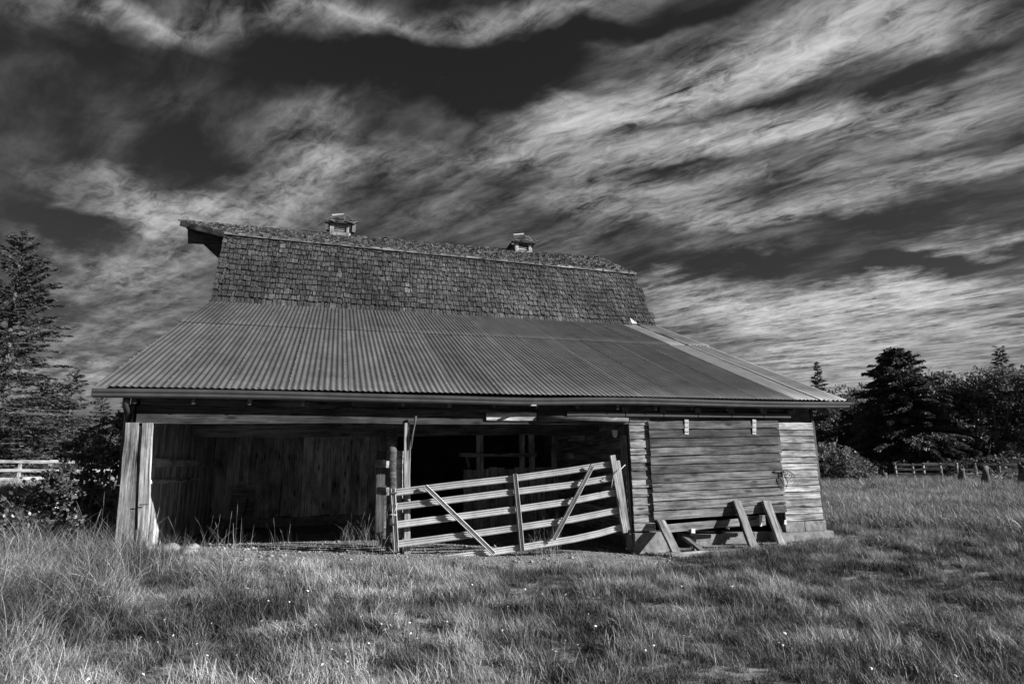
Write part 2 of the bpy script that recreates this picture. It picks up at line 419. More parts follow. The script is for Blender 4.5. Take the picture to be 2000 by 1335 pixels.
class MB:
    def __init__(self): self.v = []; self.f = []
    def box(self, lo, hi):
        x0, y0, z0 = lo; x1, y1, z1 = hi; b = len(self.v)
        self.v += [(x0, y0, z0), (x1, y0, z0), (x1, y1, z0), (x0, y1, z0), (x0, y0, z1), (x1, y0, z1), (x1, y1, z1), (x0, y1, z1)]
        self.f += [tuple(b + i for i in q) for q in ((0, 3, 2, 1), (4, 5, 6, 7), (0, 1, 5, 4), (1, 2, 6, 5), (2, 3, 7, 6), (3, 0, 4, 7))]
        return self
    def prism(self, poly, axis, a, b):
        """extrude a 2D polygon along axis (0 x,1 y,2 z) from a to b"""
        n = len(poly); s = len(self.v)
        for t in (a, b):
            for (p, q) in poly:
                self.v.append({0: (t, p, q), 1: (p, t, q), 2: (p, q, t)}[axis])
        self.f.append(tuple(s + i for i in range(n))[::-1]); self.f.append(tuple(s + n + i for i in range(n)))
        for i in range(n):
            j = (i + 1) % n; self.f.append((s + i, s + j, s + n + j, s + n + i))
        return self
    def tube(self, pts, radii, n=8, cap=True):
        pts = [Vector(p) for p in pts]; s = len(self.v); k = len(pts)
        if isinstance(radii, (int, float)): radii = [radii] * k
        ref = Vector((0.123, 0.456, 0.88))
        for i, p in enumerate(pts):
            d = (pts[min(i + 1, k - 1)] - pts[max(i - 1, 0)]).normalized()
            a = d.cross(ref)
            if a.length < 0.1: a = d.cross(Vector((1, 0, 0)))
            a.normalize(); b = d.cross(a)
            for j in range(n):
                th = 2 * math.pi * j / n
                self.v.append(tuple(p + (a * math.cos(th) + b * math.sin(th)) * radii[i]))
        for i in range(k - 1):
            for j in range(n):
                q = (j + 1) % n
                self.f.append((s + i * n + j, s + i * n + q, s + (i + 1) * n + q, s + (i + 1) * n + j))
        if cap:
            self.f.append(tuple(s + j for j in range(n))[::-1]); self.f.append(tuple(s + (k - 1) * n + j for j in range(n)))
        return self
    def build(self, name, mat, parent=None, smooth=False, tone=None, loc=None):
        return link(name, mesh(name, self.v, self.f, mat, smooth), parent, loc, tone)

def plank(name, p0, p1, face, wd, th, mat, parent, tone=1.0, jit=0.006, seg=5, seed=None):
    """a rough board from p0 to p1 (centre line); `face` is the outward normal of the wide face; local X runs along the grain"""
    p0, p1 = Vector(map(float, p0)), Vector(map(float, p1))
    L = (p1 - p0).length
    x = (p1 - p0).normalized(); z = Vector(map(float, face)); z = (z - x * z.dot(x)).normalized(); y = z.cross(x)
    r = random
    v = []; f = []
    ch = min(0.004, th * 0.2)
    for i in range(seg + 1):
        t = i / seg * L
        if i == 0: t -= r.uniform(0, jit)
        if i == seg: t += r.uniform(0, jit)
        a, b, c = r.uniform(-jit, jit), r.uniform(-jit, jit), r.uniform(-jit, jit) * 0.35
        w0, w1 = -wd / 2 + a, wd / 2 + b
        v += [(t, w0, -th / 2 + c), (t, w1, -th / 2 + c), (t, w1, th / 2 - ch + c), (t, w1 - ch, th / 2 + c), (t, w0 + ch, th / 2 + c), (t, w0, th / 2 - ch + c)]
    for i in range(seg):
        for j in range(6):
            q = (j + 1) % 6; s = i * 6
            f.append((s + j, s + q, s + 6 + q, s + 6 + j))
    f.append((5, 4, 3, 2, 1, 0)); s = seg * 6; f.append(tuple(s + j for j in range(6)))
    o = link(name, mesh(name, v, f, mat), parent, None, tone)
    M = Matrix((x, y, z)).transposed().to_4x4(); M.translation = p0
    o.matrix_local = M
    return o
def U(a, b): return random.uniform(a, b)

# ------------------------------------------------------------------ terrain
_bx = np.array([-60, -30, -9, -2, 0, 2, 4.8, 7, 9.3, 12, 14, 30, 90])
_bz = np.array([1.6, 1.2, 0.70, 0.42, 0.36, 0.30, 0.14, 0.0, -0.09, -0.03, 0.0, -0.1, -0.2])
def sstep(a, b, x):
    t = np.clip((x - a) / (b - a), 0, 1); return t * t * (3 - 2 * t)
def ground(x, y):
    x = np.asarray(x, float); y = np.asarray(y, float)
    wv = sstep(-6.5, -0.3, y)
    base = np.interp(x, _bx, _bz)
    inside = sstep(0.2, 0.9, y) * (1 - sstep(14.3, 15.3, x)) * sstep(0.0, 0.4, x) * (1 - sstep(16, 17, y))
    z = base * (0.12 + 0.88 * wv)
    z = z * (1 - inside) + inside * (base * 0.8 * (1 - sstep(1.0, 5.0, y)) + 0.08 * sstep(1.0, 5.0, y))
    lump = 0.035 * np.sin(1.7 * x + 0.6 * y + 1.0) * np.sin(1.3 * y - 0.5 * x) + 0.02 * np.sin(4.1 * x + 2.0) * np.sin(3.7 * y + 0.8 * x)
    near = np.clip((0.0 - y) / 1.5, 0, 1)
    near = np.maximum(near, np.clip((x - 14.6) / 1.5, 0, 1)); near = np.maximum(near, np.clip((-0.6 - x) / 1.0, 0, 1))
    return z + lump * near
def gz(x, y): return float(ground(x, y))
NX, NY = 340, 340
sx = np.sinh(np.linspace(-5.2, 5.2, NX)) / np.sinh(5.2) * 900 + 5
sy = np.sinh(np.linspace(-5.2, 5.2, NY)) / np.sinh(5.2) * 900 - 1.0
GX, GY = np.meshgrid(sx, sy)
GZ = ground(GX, GY)
V = np.stack([GX.ravel(), GY.ravel(), GZ.ravel()], 1)
ii = np.arange(NX * NY).reshape(NY, NX)
Q = np.stack([ii[:-1, :-1].ravel(), ii[:-1, 1:].ravel(), ii[1:, 1:].ravel(), ii[1:, :-1].ravel()], 1)
field = link('field_ground', npmesh('field_ground', V, Q, 'earth', True))
tag(field, kind='structure')

# ------------------------------------------------------------------ barn
L, ZE = 14.325, 2.874
D1, Z1, D2, Z2, D3, Z3 = 7.83, 6.368, 9.01, 8.906, 11.845, 10.277
E1, E2 = -0.04, -0.205
HOOD = 1.98
WY = 0.20                                   # plane of the front wall
barn = empty('barn', (0, 0, 0))
tag(barn, 'weathered gambrel barn with shingled upper roof, corrugated lean-to roof and open front bay', 'barn')
def roofz(y): return ZE + (Z1 - ZE) * y / D1
def eave_pt(x, t):                           # lean-to slope
    return np.array([x, D1 * t, ZE + (Z1 + E1 * x / L - ZE) * t])
def steep_pt(x, t):
    return np.array([x, D1 + (D2 - D1) * t, (Z1 + E1 * x / L) * (1 - t) + (Z2 + E2 * x / L) * t])
def upper_pt(x, t):
    return np.array([x, D2 + (D3 - D2) * t, (Z2 + E2 * x / L) * (1 - t) + Z3 * t])

# roof decks (solid boards under the covering)
def deck(fn, xa, xb, name, drop, mat='wood_dark'):
    v = []; f = []
    for x in (xa, xb):
        for t in (0.004, 1.0):
            p = fn(x, t); v.append(p - [0, 0, drop]); v.append(p - [0, 0, drop + 0.04])
    f = [(0, 4, 6, 2), (1, 3, 7, 5), (0, 1, 5, 4), (2, 6, 7, 3), (0, 2, 3, 1), (4, 5, 7, 6)]
    return link(name, mesh(name, v, f, mat), barn)
lean_deck = deck(eave_pt, 0.02, L - 0.02, 'lean_to_roof', 0.075)
steep_deck = deck(steep_pt, 0.02, L - 0.02, 'steep_roof', 0.02)
upper_deck = deck(upper_pt, 0.0, L - 0.05, 'upper_roof', 0.03)
mir = lambda fn: (lambda x, t: np.array([x, 2 * D3 - fn(x, t)[1], fn(x, t)[2]]))
deck(mir(steep_pt), 0.02, L - 0.02, 'back_steep_roof', 0.02, 'shingle')
deck(mir(upper_pt), 0.0, L - 0.05, 'back_upper_roof', 0.03, 'shingle')

# corrugated sheets: 15 columns, two courses
NS = 16                                     # fourteen wide dark sheets, two narrower pale ones
SW2 = 0.70
SW = (L + 0.10 - 2 * SW2) / 14
def sheet_x(i): return -0.06 + (i * SW if i < 14 else 14 * SW + (i - 14) * SW2)
NC = 9
def sheet_mesh(name, w_, l_, nc, amp, mat, lift0, flat=False):
    n = nc * 8; rows = 7
    xs = np.linspace(0, w_ + w_ / nc * 0.9, n + 8)
    V = []
    for r in range(rows):
        yy = l_ * r / (rows - 1)
        z = amp * np.cos(2 * math.pi * xs / (w_ / nc)) * (0.12 if flat else 1.0) + lift0 * (1 - r / (rows - 1))
        z = z + 0.004 * math.sin(r * 2.1 + lift0 * 300)
        V.append(np.stack([xs, np.full_like(xs, yy), z], 1))
    V = np.concatenate(V); m_ = len(xs)
    top = len(V)
    V = np.concatenate([V, V - [0, 0, 0.003]])
    ii = np.arange(top).reshape(rows, m_)
    Qt = np.stack([ii[:-1, :-1].ravel(), ii[:-1, 1:].ravel(), ii[1:, 1:].ravel(), ii[1:, :-1].ravel()], 1)
    Qb = Qt[:, ::-1] + top
    side = [(ii[0, j], ii[0, j] + top, ii[0, j + 1] + top, ii[0, j + 1]) for j in range(m_ - 1)]
    side += [(ii[r, 0], ii[r + 1, 0], ii[r + 1, 0] + top, ii[r, 0] + top) for r in range(rows - 1)]
    side += [(ii[r, m_ - 1], ii[r, m_ - 1] + top, ii[r + 1, m_ - 1] + top, ii[r + 1, m_ - 1]) for r in range(rows - 1)]
    return npmesh(name, V, np.concatenate([Qt, Qb, np.array(side)]), mat, True)
slope_len = math.hypot(D1, Z1 - ZE)
su = Vector((0, D1, Z1 - ZE)).normalized(); sn = Vector((1, 0, 0)).cross(su)
T_SPLIT = 0.615
sh_low = [sheet_mesh('corrugated_sheet', w_, slope_len * T_SPLIT + 0.16, n_, 0.0085, mm, 0.028) for mm, w_, n_ in (('roof_metal', SW, NC), ('galvanised', SW2, 7))]
sh_up = [sheet_mesh('corrugated_sheet', w_, slope_len * (1 - T_SPLIT) + 0.05, n_, 0.0085, mm, 0.02) for mm, w_, n_ in (('roof_metal', SW, NC), ('galvanised', SW2, 7))]
sh_flat = sheet_mesh('corrugated_sheet', SW2 * 0.88, slope_len * T_SPLIT + 0.16, 5, 0.013, 'galvanised', 0.028, False)
sh_flat2 = sheet_mesh('corrugated_sheet', SW2 * 0.88, slope_len * (1 - T_SPLIT) + 0.05, 5, 0.013, 'galvanised', 0.028, False)
screwv = MB()
for k in range(8):
    a = 2 * math.pi * k / 8; screwv.v.append((0.012 * math.cos(a), 0.012 * math.sin(a), 0))
screwv.v.append((0, 0, 0.012)); screwv.f = [(k, (k + 1) % 8, 8) for k in range(8)]
for row in (1, 0):
    for i in range(NS):
        light = i >= NS - 2
        if row == 0: me = sh_low[1 if light else 0]
        else: me = sh_up[1 if light else 0]
        if i == NS - 1: me = sh_flat if row == 0 else sh_flat2
        tone = U(0.93, 1.07)
        if row == 1: tone *= 0.90
        o = link('corrugated_sheet', me, lean_deck, None, tone)
        y0 = -0.03 if row == 0 else slope_len * T_SPLIT
        base = Vector((sheet_x(i), 0, ZE)) + su * (y0 + U(-0.012, 0.012)) + sn * (0.012 + 0.002 * (i % 2))
        M = Matrix(((1, 0, 0), tuple(su), tuple(sn))).transposed().to_4x4()
        M = M @ Matrix.Rotation(U(-0.0012, 0.0012), 4, 'Z')
        M.translation = base
        o.matrix_local = M
# nail heads along the seams (too small to pick apart singly)
nb = MB()
for i in range(NS):
    for k in range(34):
        for dxx in (0.0,) + ((SW * 0.5,) if k % 5 == 0 else ()):
            if random.random() < 0.25: continue
            p = Vector((sheet_x(i) + dxx + 0.005, 0, ZE)) + su * (0.1 + k * (slope_len - 0.2) / 34 + U(-0.03, 0.03)) + sn * 0.045
            s = len(nb.v); r_ = 0.014
            for q in range(5):
                a = 2 * math.pi * q / 5
                nb.v.append(tuple(p + Vector((1, 0, 0)) * r_ * math.cos(a) + su * r_ * math.sin(a)))
            nb.v.append(tuple(p + sn * 0.008)); nb.f += [(s + q, s + (q + 1) % 5, s + 5) for q in range(5)]
tag(nb.build('roof_nails', 'galvanised', lean_deck, tone=0.8), kind='stuff')

# shingles on the steep slope
def shingle_geo(w_, l_, tb, seed):
    r = random.Random(seed)
    e = 0.012
    a, b = r.uniform(-e, e), r.uniform(-e, e)
    m_ = r.uniform(-e, e)
    v = [(0, a, 0), (w_ * 0.5, m_, 0), (w_, b, 0), (w_, l_, 0), (0, l_, 0),
         (0, a, tb), (w_ * 0.5, m_, tb * r.uniform(0.9, 1.15)), (w_, b, tb), (w_, l_, tb * 0.25), (0, l_, tb * 0.25)]
    f = [(5, 6, 7, 8, 9), (0, 5, 9, 4), (2, 3, 8, 7), (0, 1, 6, 5), (1, 2, 7, 6), (3, 4, 9, 8)]
    return v, f
NR = 13
ROWL = math.hypot(D2 - D1, Z2 - Z1) / NR
stu = Vector((0, D2 - D1, Z2 - Z1)).normalized(); stn = Vector((1, 0, 0)).cross(stu)
widths = [0.07, 0.095, 0.12, 0.15, 0.19]
SHV = {}
for wi, w_ in enumerate(widths):
    for s in range(3):
        v, f = shingle_geo(w_ - 0.012, ROWL * 1.4, 0.030, wi * 10 + s)
        SHV[(wi, s)] = (v, f, mesh('shingle', v, f, 'shingle'))
placed = []
for r in range(NR):
    x = U(-0.035, 0.0)
    while x < L - 0.03:
        wi = random.choices(range(5), (3, 4, 4, 3, 2))[0]; s = random.randrange(3)
        t = r / NR
        p = Vector(steep_pt(x, t)) + stu * (U(-0.034, 0.03) - (0.06 if r == 0 else 0)) + stn * (0.006 + U(0, 0.018))
        M = Matrix(((1, 0, 0), tuple(stu), tuple(stn))).transposed().to_4x4() @ Matrix.Rotation(U(-0.03, 0.03), 4, 'Z') @ Matrix.Rotation(-0.05 + U(-0.05, 0.01), 4, 'X') @ Matrix.Rotation(U(-0.06, 0.06), 4, 'Y')
        M.translation = p
        q = np.array(p) - CAM
        placed.append((widths[wi] / (q @ q), wi, s, M, U(0.75, 1.2)))
        x += widths[wi] + U(0.0, 0.012)
placed.sort(key=lambda a: -a[0])
for (_, wi, s, M, tone) in placed[:300]:
    o = link('shingle', SHV[(wi, s)][2], steep_deck, None, tone); o.matrix_local = M
rest = MB()
for (_, wi, s, M, tone) in placed[300:]:
    b = len(rest.v); v, f, _m = SHV[(wi, s)]
    rest.v += [tuple(M @ Vector(q)) for q in v]; rest.f += [tuple(b + i for i in q) for q in f]
tag(rest.build('shingles', 'shingle_joined', steep_deck), kind='stuff')
# upper slope shingles, thick and mossy, seen along the slope
upu = Vector((0, D3 - D2, Z3 - Z2)).normalized(); upn = Vector((1, 0, 0)).cross(upu)
mo = MB()
NR2 = 17; RL2 = math.hypot(D3 - D2, Z3 - Z2) / NR2
for r in range(NR2 + 1):
    t = r / NR2
    x = -HOOD * min(t, 1.0) - 0.05 + U(-0.05, 0.03)
    xe = L + 0.0 - 0.05 * t
    while x < xe:
        w_ = random.choice(widths) * U(0.8, 1.2)
        if random.random() < 0.985 or r < 2:
            v, f = shingle_geo(w_ - 0.006, RL2 * 1.6, U(0.02, 0.05), random.randrange(9999))
            tt = min(t, 1.0)
            p = Vector(upper_pt(max(x, 0), tt)); p.x = x
            if r == NR2: p -= upu * 0.12
            p += upu * U(-0.05, 0.04) - (upu * 0.12 if r == 0 else Vector((0, 0, 0))) + upn * U(0.0, 0.022)
            M = Matrix(((1, 0, 0), tuple(upu), tuple(upn))).transposed().to_4x4() @ Matrix.Rotation(U(-0.03, 0.03), 4, 'Z') @ Matrix.Rotation(U(-0.10, -0.0), 4, 'X')
            M.translation = p
            b = len(mo.v); mo.v += [tuple(M @ Vector(q)) for q in v]; mo.f += [tuple(b + i for i in q) for q in f]
        x += w_
tag(mo.build('mossy_shingles', 'mossy_shingle', upper_deck), kind='stuff')
# hay hood: roof extension past the left gable
h = MB()
tip = (-HOOD, D3, Z3)
for s in (1, -1):
    yb = D2 if s == 1 else 2 * D3 - D2
    b = len(h.v)
    h.v += [(-HOOD, D3, Z3 - 0.02), (0, D3, Z3 - 0.02), (0, yb, Z2 - 0.02), (-HOOD, D3, Z3 - 0.07), (0, D3, Z3 - 0.07), (0, yb, Z2 - 0.07)]
    h.f += [(b, b + 1, b + 2), (b + 3, b + 5, b + 4), (b, b + 2, b + 5, b + 3)]
hood = h.build('hay_hood', 'wood_dark', barn)
plank('fascia_board', (-HOOD + 0.03, D3 - 0.06, Z3 - 0.13), (0.0, D2 - 0.02, Z2 - 0.05), (-0.8, -0.6, 0), 0.19, 0.03, 'wood_grey', hood, 1.3)
hb = MB()                                    # boarded housing under the hood
a0 = atY(365, 452, D3 - 0.7); a1 = atY(367, 474, D3 - 0.7); a2 = atY(408, 476, D3 - 0.7)
a3 = atY(430, 492, D3 - 0.7)
hb.prism([(a0[0], Z3 - 0.45), (a1[0], a1[2]), (a2[0], a2[2]), (a3[0], a3[2]), (0.5, a3[2] - 0.1), (0.5, Z3 - 0.45)], 1, D3 - 0.7, D3 - 0.62)
hb.build('hood_housing', 'wood_dark', hood, tone=0.6)

# trim between the two slopes
for k in range(4):
    xa, xb = L * k / 4 + 0.0, L * (k + 1) / 4 - 0.01
    pa, pb = steep_pt(xa, 0.965), steep_pt(xb, 0.965)
    plank('trim_board', Vector(pa) + stn * 0.085, Vector(pb) + stn * 0.085, stn, 0.10, 0.03, 'wood_grey', barn, 0.8, 0.004)

# walls that close the barn in
for nm, xx in (('left_gable_wall', 0.36), ('right_gable_wall', L - 0.80)):
    poly = [(WY + 0.1, -0.1), (WY + 0.1, roofz(WY) - 0.12), (D1, Z1 - 0.15), (D2, Z2 - 0.32), (D3, Z3 - 0.15), (2 * D3 - D2, Z2 - 0.32), (2 * D3 - D1, Z1 - 0.15), (2 * D3 - D1, -0.1)]
    MB().prism(poly, 0, xx, xx + 0.06).build(nm, 'wood_dark', barn)
MB().box((0.43, 2 * D3 - D1 - 0.1, -0.1), (L - 0.47, 2 * D3 - D1 - 0.03, Z1 - 0.1)).build('back_wall', 'wood_dark', barn)
# left inner wall: vertical boards
BW = 7.35                                    # plane of the inner back wall
lw = MB()
lw.box((0.425, 0.3, 0.9), (0.44, BW, 1.0)).box((0.425, 0.3, 2.1), (0.44, BW, 2.2))
lwall = lw.build('left_inner_wall', 'wood_dark', barn)
y = 0.45; k = 0
while y < BW - 0.05:
    wd = U(0.20, 0.30)
    top = roofz(y) - 0.2
    plank('board', (0.465 + 0.012 * (k % 2), y + wd / 2, gz(1, y) - 0.05), (0.465 + 0.012 * (k % 2), y + wd / 2, top), (1, 0, 0), wd - 0.01, 0.025, 'wood_inside', lwall, U(0.85, 1.15), 0.006)
    y += wd; k += 1
plank('rail', (0.53, 0.6, 1.74), (0.53, BW - 0.1, 1.76), (1, 0, 0), 0.14, 0.045, 'white_board', lwall, 0.9)
plank('rail', (0.53, 0.6, 1.42), (0.53, 5.6, 1.38), (1, 0, 0), 0.07, 0.035, 'wood_grey', lwall, 1.6)
# inner back wall
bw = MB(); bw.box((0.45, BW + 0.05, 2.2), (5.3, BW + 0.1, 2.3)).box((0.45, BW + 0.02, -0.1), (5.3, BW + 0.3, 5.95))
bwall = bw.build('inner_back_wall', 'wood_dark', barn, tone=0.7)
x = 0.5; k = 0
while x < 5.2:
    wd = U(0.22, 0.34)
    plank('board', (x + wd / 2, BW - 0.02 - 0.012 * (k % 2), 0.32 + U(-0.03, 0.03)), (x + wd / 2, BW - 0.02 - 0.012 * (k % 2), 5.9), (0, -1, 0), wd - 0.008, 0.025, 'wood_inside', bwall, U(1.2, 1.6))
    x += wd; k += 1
MB().box((0.5, BW - 0.16, -0.1), (5.3, BW + 0.0, 0.31)).build('sill', 'concrete', bwall)
# framed hatch with a hose on the back wall
hx0, hx1 = 0.98, 1.60
hat = MB().box((hx0, BW - 0.075, 0.0), (hx1, BW - 0.05, 1.12)).build('hatch', 'wood_inside', bwall, tone=0.8)
for (p, q, w_) in (((hx0 - 0.03, BW - 0.09, 0), (hx0 - 0.03, BW - 0.09, 1.2), 0.08), ((hx1 + 0.03, BW - 0.09, 0), (hx1 + 0.03, BW - 0.09, 1.2), 0.08), ((hx0 - 0.08, BW - 0.095, 1.17), (hx1 + 0.08, BW - 0.095, 1.17), 0.07)):
    plank('hatch_frame', p, q, (0, -1, 0), w_, 0.05, 'wood_inside', bwall, 1.4)
hz = MB(); hz.tube([(1.42, BW - 0.15, 0.85), (1.40, BW - 0.16, 0.6), (1.33, BW - 0.18, 0.35), (1.22, BW - 0.22, 0.15), (1.10, BW - 0.30, 0.10)], 0.022, 8)
hose = hz.build('hose', 'black_rubber', None, True); tag(hose, 'black hose hanging down against the small framed hatch inside the barn', 'hose')

# front header: big timber, boards above, log strip
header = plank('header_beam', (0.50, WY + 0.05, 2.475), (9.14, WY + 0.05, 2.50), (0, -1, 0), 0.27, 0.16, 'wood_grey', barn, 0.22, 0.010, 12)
xs_ = [0.52, 3.1, 5.6, 8.2, 10.6, 12.6, 13.6]
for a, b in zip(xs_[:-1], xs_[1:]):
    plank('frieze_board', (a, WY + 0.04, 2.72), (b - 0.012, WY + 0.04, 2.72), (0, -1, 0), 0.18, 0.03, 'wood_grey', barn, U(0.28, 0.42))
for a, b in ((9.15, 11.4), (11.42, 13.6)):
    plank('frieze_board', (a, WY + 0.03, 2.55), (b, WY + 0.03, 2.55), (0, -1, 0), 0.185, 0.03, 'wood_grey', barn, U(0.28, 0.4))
pa = atY(950, 813, WY - 0.05); pb = atY(1047, 813.5, WY - 0.05)
plank('patch_board', pa, pb, (0, -1, 0), 0.15, 0.03, 'wood_grey', barn, 1.25)
pa = atY(1050, 817, WY - 0.06); pb = atY(1226, 819, WY - 0.06)
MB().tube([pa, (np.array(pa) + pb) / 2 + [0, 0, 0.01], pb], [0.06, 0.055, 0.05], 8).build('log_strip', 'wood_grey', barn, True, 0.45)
# second timber further in
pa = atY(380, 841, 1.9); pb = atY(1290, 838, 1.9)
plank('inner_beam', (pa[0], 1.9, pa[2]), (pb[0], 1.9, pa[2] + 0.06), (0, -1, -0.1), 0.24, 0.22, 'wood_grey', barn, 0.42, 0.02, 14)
# rafters with their tails
for k in range(17):
    xx = 0.5 + k * (L - 1.0) / 16
    plank('rafter', (xx, -0.04, ZE - 0.17), (xx, D1 - 0.1, Z1 - 0.27), (1, 0, 0), 0.14, 0.05, 'wood_dark', barn, 0.9, 0.003, 2)
# gutter
prof = [(0.0, 0.02), (0.0, -0.12), (-0.075, -0.125), (-0.10, -0.10), (-0.105, -0.06), (-0.125, -0.035), (-0.13, 0.005), (-0.115, 0.012), (-0.112, -0.03), (-0.09, -0.055), (-0.085, -0.095), (-0.015, -0.108), (-0.012, 0.02)]
gut = None
gx = [-0.05, 7.05, L + 0.10]
for a, b in zip(gx[:-1], gx[1:]):
    g = MB()
    n = 14
    for i in range(n):
        xa = a + (b - a) * i / n; xb = a + (b - a) * (i + 1) / n
    pts = [a + (b - a) * i / n for i in range(n + 1)]
    npf = len(prof)
    for xx in pts:
        sag = 0.012 * math.sin(xx * 0.9) - 0.03 * math.exp(-((xx - 7.05) / 1.2) ** 2)
        for (py_, pz_) in prof: g.v.append((xx, py_ - 0.025, ZE - 0.035 + pz_ + sag))
    for i in range(n):
        for j in range(npf):
            q = (j + 1) % npf; s = i * npf
            g.f.append((s + j, s + npf + j, s + npf + q, s + q))
    g.f.append(tuple(range(npf))); g.f.append(tuple(n * npf + j for j in range(npf))[::-1])
    g.build('gutter', 'gutter_paint', barn)
for xx in (-0.055, L + 0.10):
    MB().box((xx - 0.004, -0.145, ZE - 0.15), (xx + 0.004, -0.02, ZE - 0.02)).build('gutter_end_cap', 'gutter_paint', barn, tone=0.7)
MB().box((7.0, -0.16, ZE - 0.20), (7.1, -0.02, ZE - 0.178)).build('gutter_joint', 'galvanised', barn)
pe = [atY(248, 776, 0.0), atY(246, 790, 0.05), atY(249, 800, 0.15), (0.34, 0.32, 2.45), (0.33, 0.36, 1.4)]
MB().tube([tuple(p) for p in pe], 0.055, 10).build('downspout', 'gutter_paint', barn, True, 0.7)

# corner posts at the left, made of three rough boards
def fboard(name, x0b, x1b, x0t, x1t, zb, zt, Y, th, tone, mat='wood_grey', parent=barn):
    return plank(name, ((x0b + x1b) / 2, Y, zb), ((x0t + x1t) / 2, Y, zt), (0, -1, 0), (x1b - x0b + x1t - x0t) / 2, th, mat, parent, tone, 0.008, 8)
fboard('corner_board', 0.39, 0.58, 0.37, 0.525, 0.2, 2.345, WY - 0.02, 0.05, 0.95)
fboard('corner_board', 0.575, 0.695, 0.52, 0.60, 0.2, 2.30, WY + 0.0, 0.05, 0.75)
fboard('corner_board', 0.70, 0.85, 0.595, 0.735, 0.2, 2.345, WY - 0.02, 0.06, 0.95)
plank('corner_post', (0.60, WY + 0.13, 0.2), (0.58, WY + 0.13, 2.7), (0, -1, 0), 0.16, 0.14, 'wood_dark', barn, 1.0)
MB().tube([tuple(atY(364 / 2.985 + 150, 672 / 2.985 + 760, WY - 0.10)), tuple(atY(416 / 2.985 + 150, 670 / 2.985 + 760, WY - 0.10))], 0.008, 6).build('wire_tie', 'dark_iron', barn)
# stone footing by the left post
for k in range(9):
    px_, py_ = U(285, 385), U(1052, 1085)
    d = px_ray(px_, py_); tt = (0.33 - CAM[2]) / d[2]; p = CAM + d * tt
    bm = MB(); n = 10
    r_ = U(0.07, 0.17)
    for a in range(5):
        for b in range(n):
            th = 2 * math.pi * b / n; ph = -math.pi / 2 + math.pi * (a + 0.5) / 5
            rr = r_ * U(0.8, 1.15)
            bm.v.append((rr * math.cos(ph) * math.cos(th), rr * math.cos(ph) * math.sin(th), rr * 0.6 * math.sin(ph)))
    for a in range(4):
        for b in range(n):
            q = (b + 1) % n; bm.f.append((a * n + b, a * n + q, a * n + n + q, a * n + n + b))
    bm.f.append(tuple(range(n))[::-1]); bm.f.append(tuple(4 * n + b for b in range(n)))
    st_ = bm.build('stone', 'stone', None, True, loc=(p[0], p[1], gz(p[0], p[1]) + r_ * 0.25))
    tag(st_, 'pale rough stone lying at the foot of the left corner boards', 'stone', 'stones at the foot of the corner boards')

# posts in the middle of the front
def log(name, pxt, pyt, pxb, pyb, Y, r_, mat, tone, parent=barn, n=10, lean=0.0):
    a = atY(pxb, pyb, Y); b = atY(pxt, pyt, Y)
    zb = gz(a[0], Y) - 0.1
    pts = []; k = 7
    for i in range(k):
        t = i / (k - 1)
        pts.append((a[0] + (b[0] - a[0]) * t + U(-0.008, 0.008), Y + U(-0.006, 0.006), zb + (b[2] - zb) * t))
    return MB().tube(pts, [r_ * U(0.94, 1.06) for _ in pts], n).build(name, mat, parent, True, tone)
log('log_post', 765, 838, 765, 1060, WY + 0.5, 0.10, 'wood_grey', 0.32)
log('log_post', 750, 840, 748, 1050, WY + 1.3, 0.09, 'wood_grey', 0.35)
log('stub_post', 781, 880, 782, 1075, WY + 0.12, 0.058, 'wood_grey', 1.0)
pa = atY(795, 1085, WY - 0.02); pb = atY(795, 826, WY - 0.02)
plank('square_post', (pa[0], WY - 0.02, gz(pa[0], WY) - 0.1), (pb[0], WY - 0.02, pb[2]), (0, -1, 0), 0.105, 0.10, 'wood_grey', barn, 0.95)
for (x0, y0, x1, y1) in ((735, 899, 757, 911), (738, 950, 757, 966)):
    a = atY(x0, (y0 + y1) / 2, WY + 0.7); b = atY(x1, (y0 + y1) / 2 + 1, WY + 0.36)
    plank('spacer_block', a, b, (0, -1, 0), 0.13, 0.06, 'wood_grey', barn, 0.7)
plank('board', tuple(atY(741, 1040, WY + 1.0)), tuple(atY(744, 880, WY + 1.0)), (0, -1, 0), 0.16, 0.03, 'wood_grey', barn, 0.25)

# inside of the right bay: stall posts, rail and partition boards
SY = 4.6
stall = MB(); a = atY(905, 1000, SY); b = atY(1110, 1000, SY)
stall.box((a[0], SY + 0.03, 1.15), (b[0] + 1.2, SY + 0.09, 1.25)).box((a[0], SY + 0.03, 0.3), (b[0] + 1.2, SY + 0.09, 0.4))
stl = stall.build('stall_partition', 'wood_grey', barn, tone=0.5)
x = a[0]
ztop = atY(905, 915, SY)[2]
while x < b[0] + 1.1:
    wd = U(0.16, 0.26)
    plank('board', (x + wd / 2, SY, 0.0), (x + wd / 2, SY, ztop + U(-0.04, 0.03)), (0, -1, 0), wd - 0.01, 0.025, 'wood_inside', stl, U(0.7, 1.0)); x += wd
for (px_, w_) in ((937, 0.17), (1020, 0.13), (1042, 0.13), (1084, 0.15)):
    a = atY(px_, 1000, SY - 0.06); b = atY(px_ - (6 if px_ == 1042 else 0), 828, SY - 0.06)
    plank('stall_post', (a[0], SY - 0.06, 0), (b[0], SY - 0.06, b[2] + 1.2), (0, -1, 0), w_, 0.1, 'wood_inside', stl, U(0.8, 1.1))
a = atY(898, 888, SY - 0.14); b = atY(1048, 888, SY - 0.14)
plank('stall_rail', a, b, (0, -1, 0), 0.09, 0.04, 'wood_grey', stl, 1.3)
a = atY(917, 912, SY - 0.1); b = atY(911, 884, SY - 0.1)
plank('stall_brace', a, b, (0, -1, 0), 0.08, 0.03, 'wood_grey', stl, 0.7)
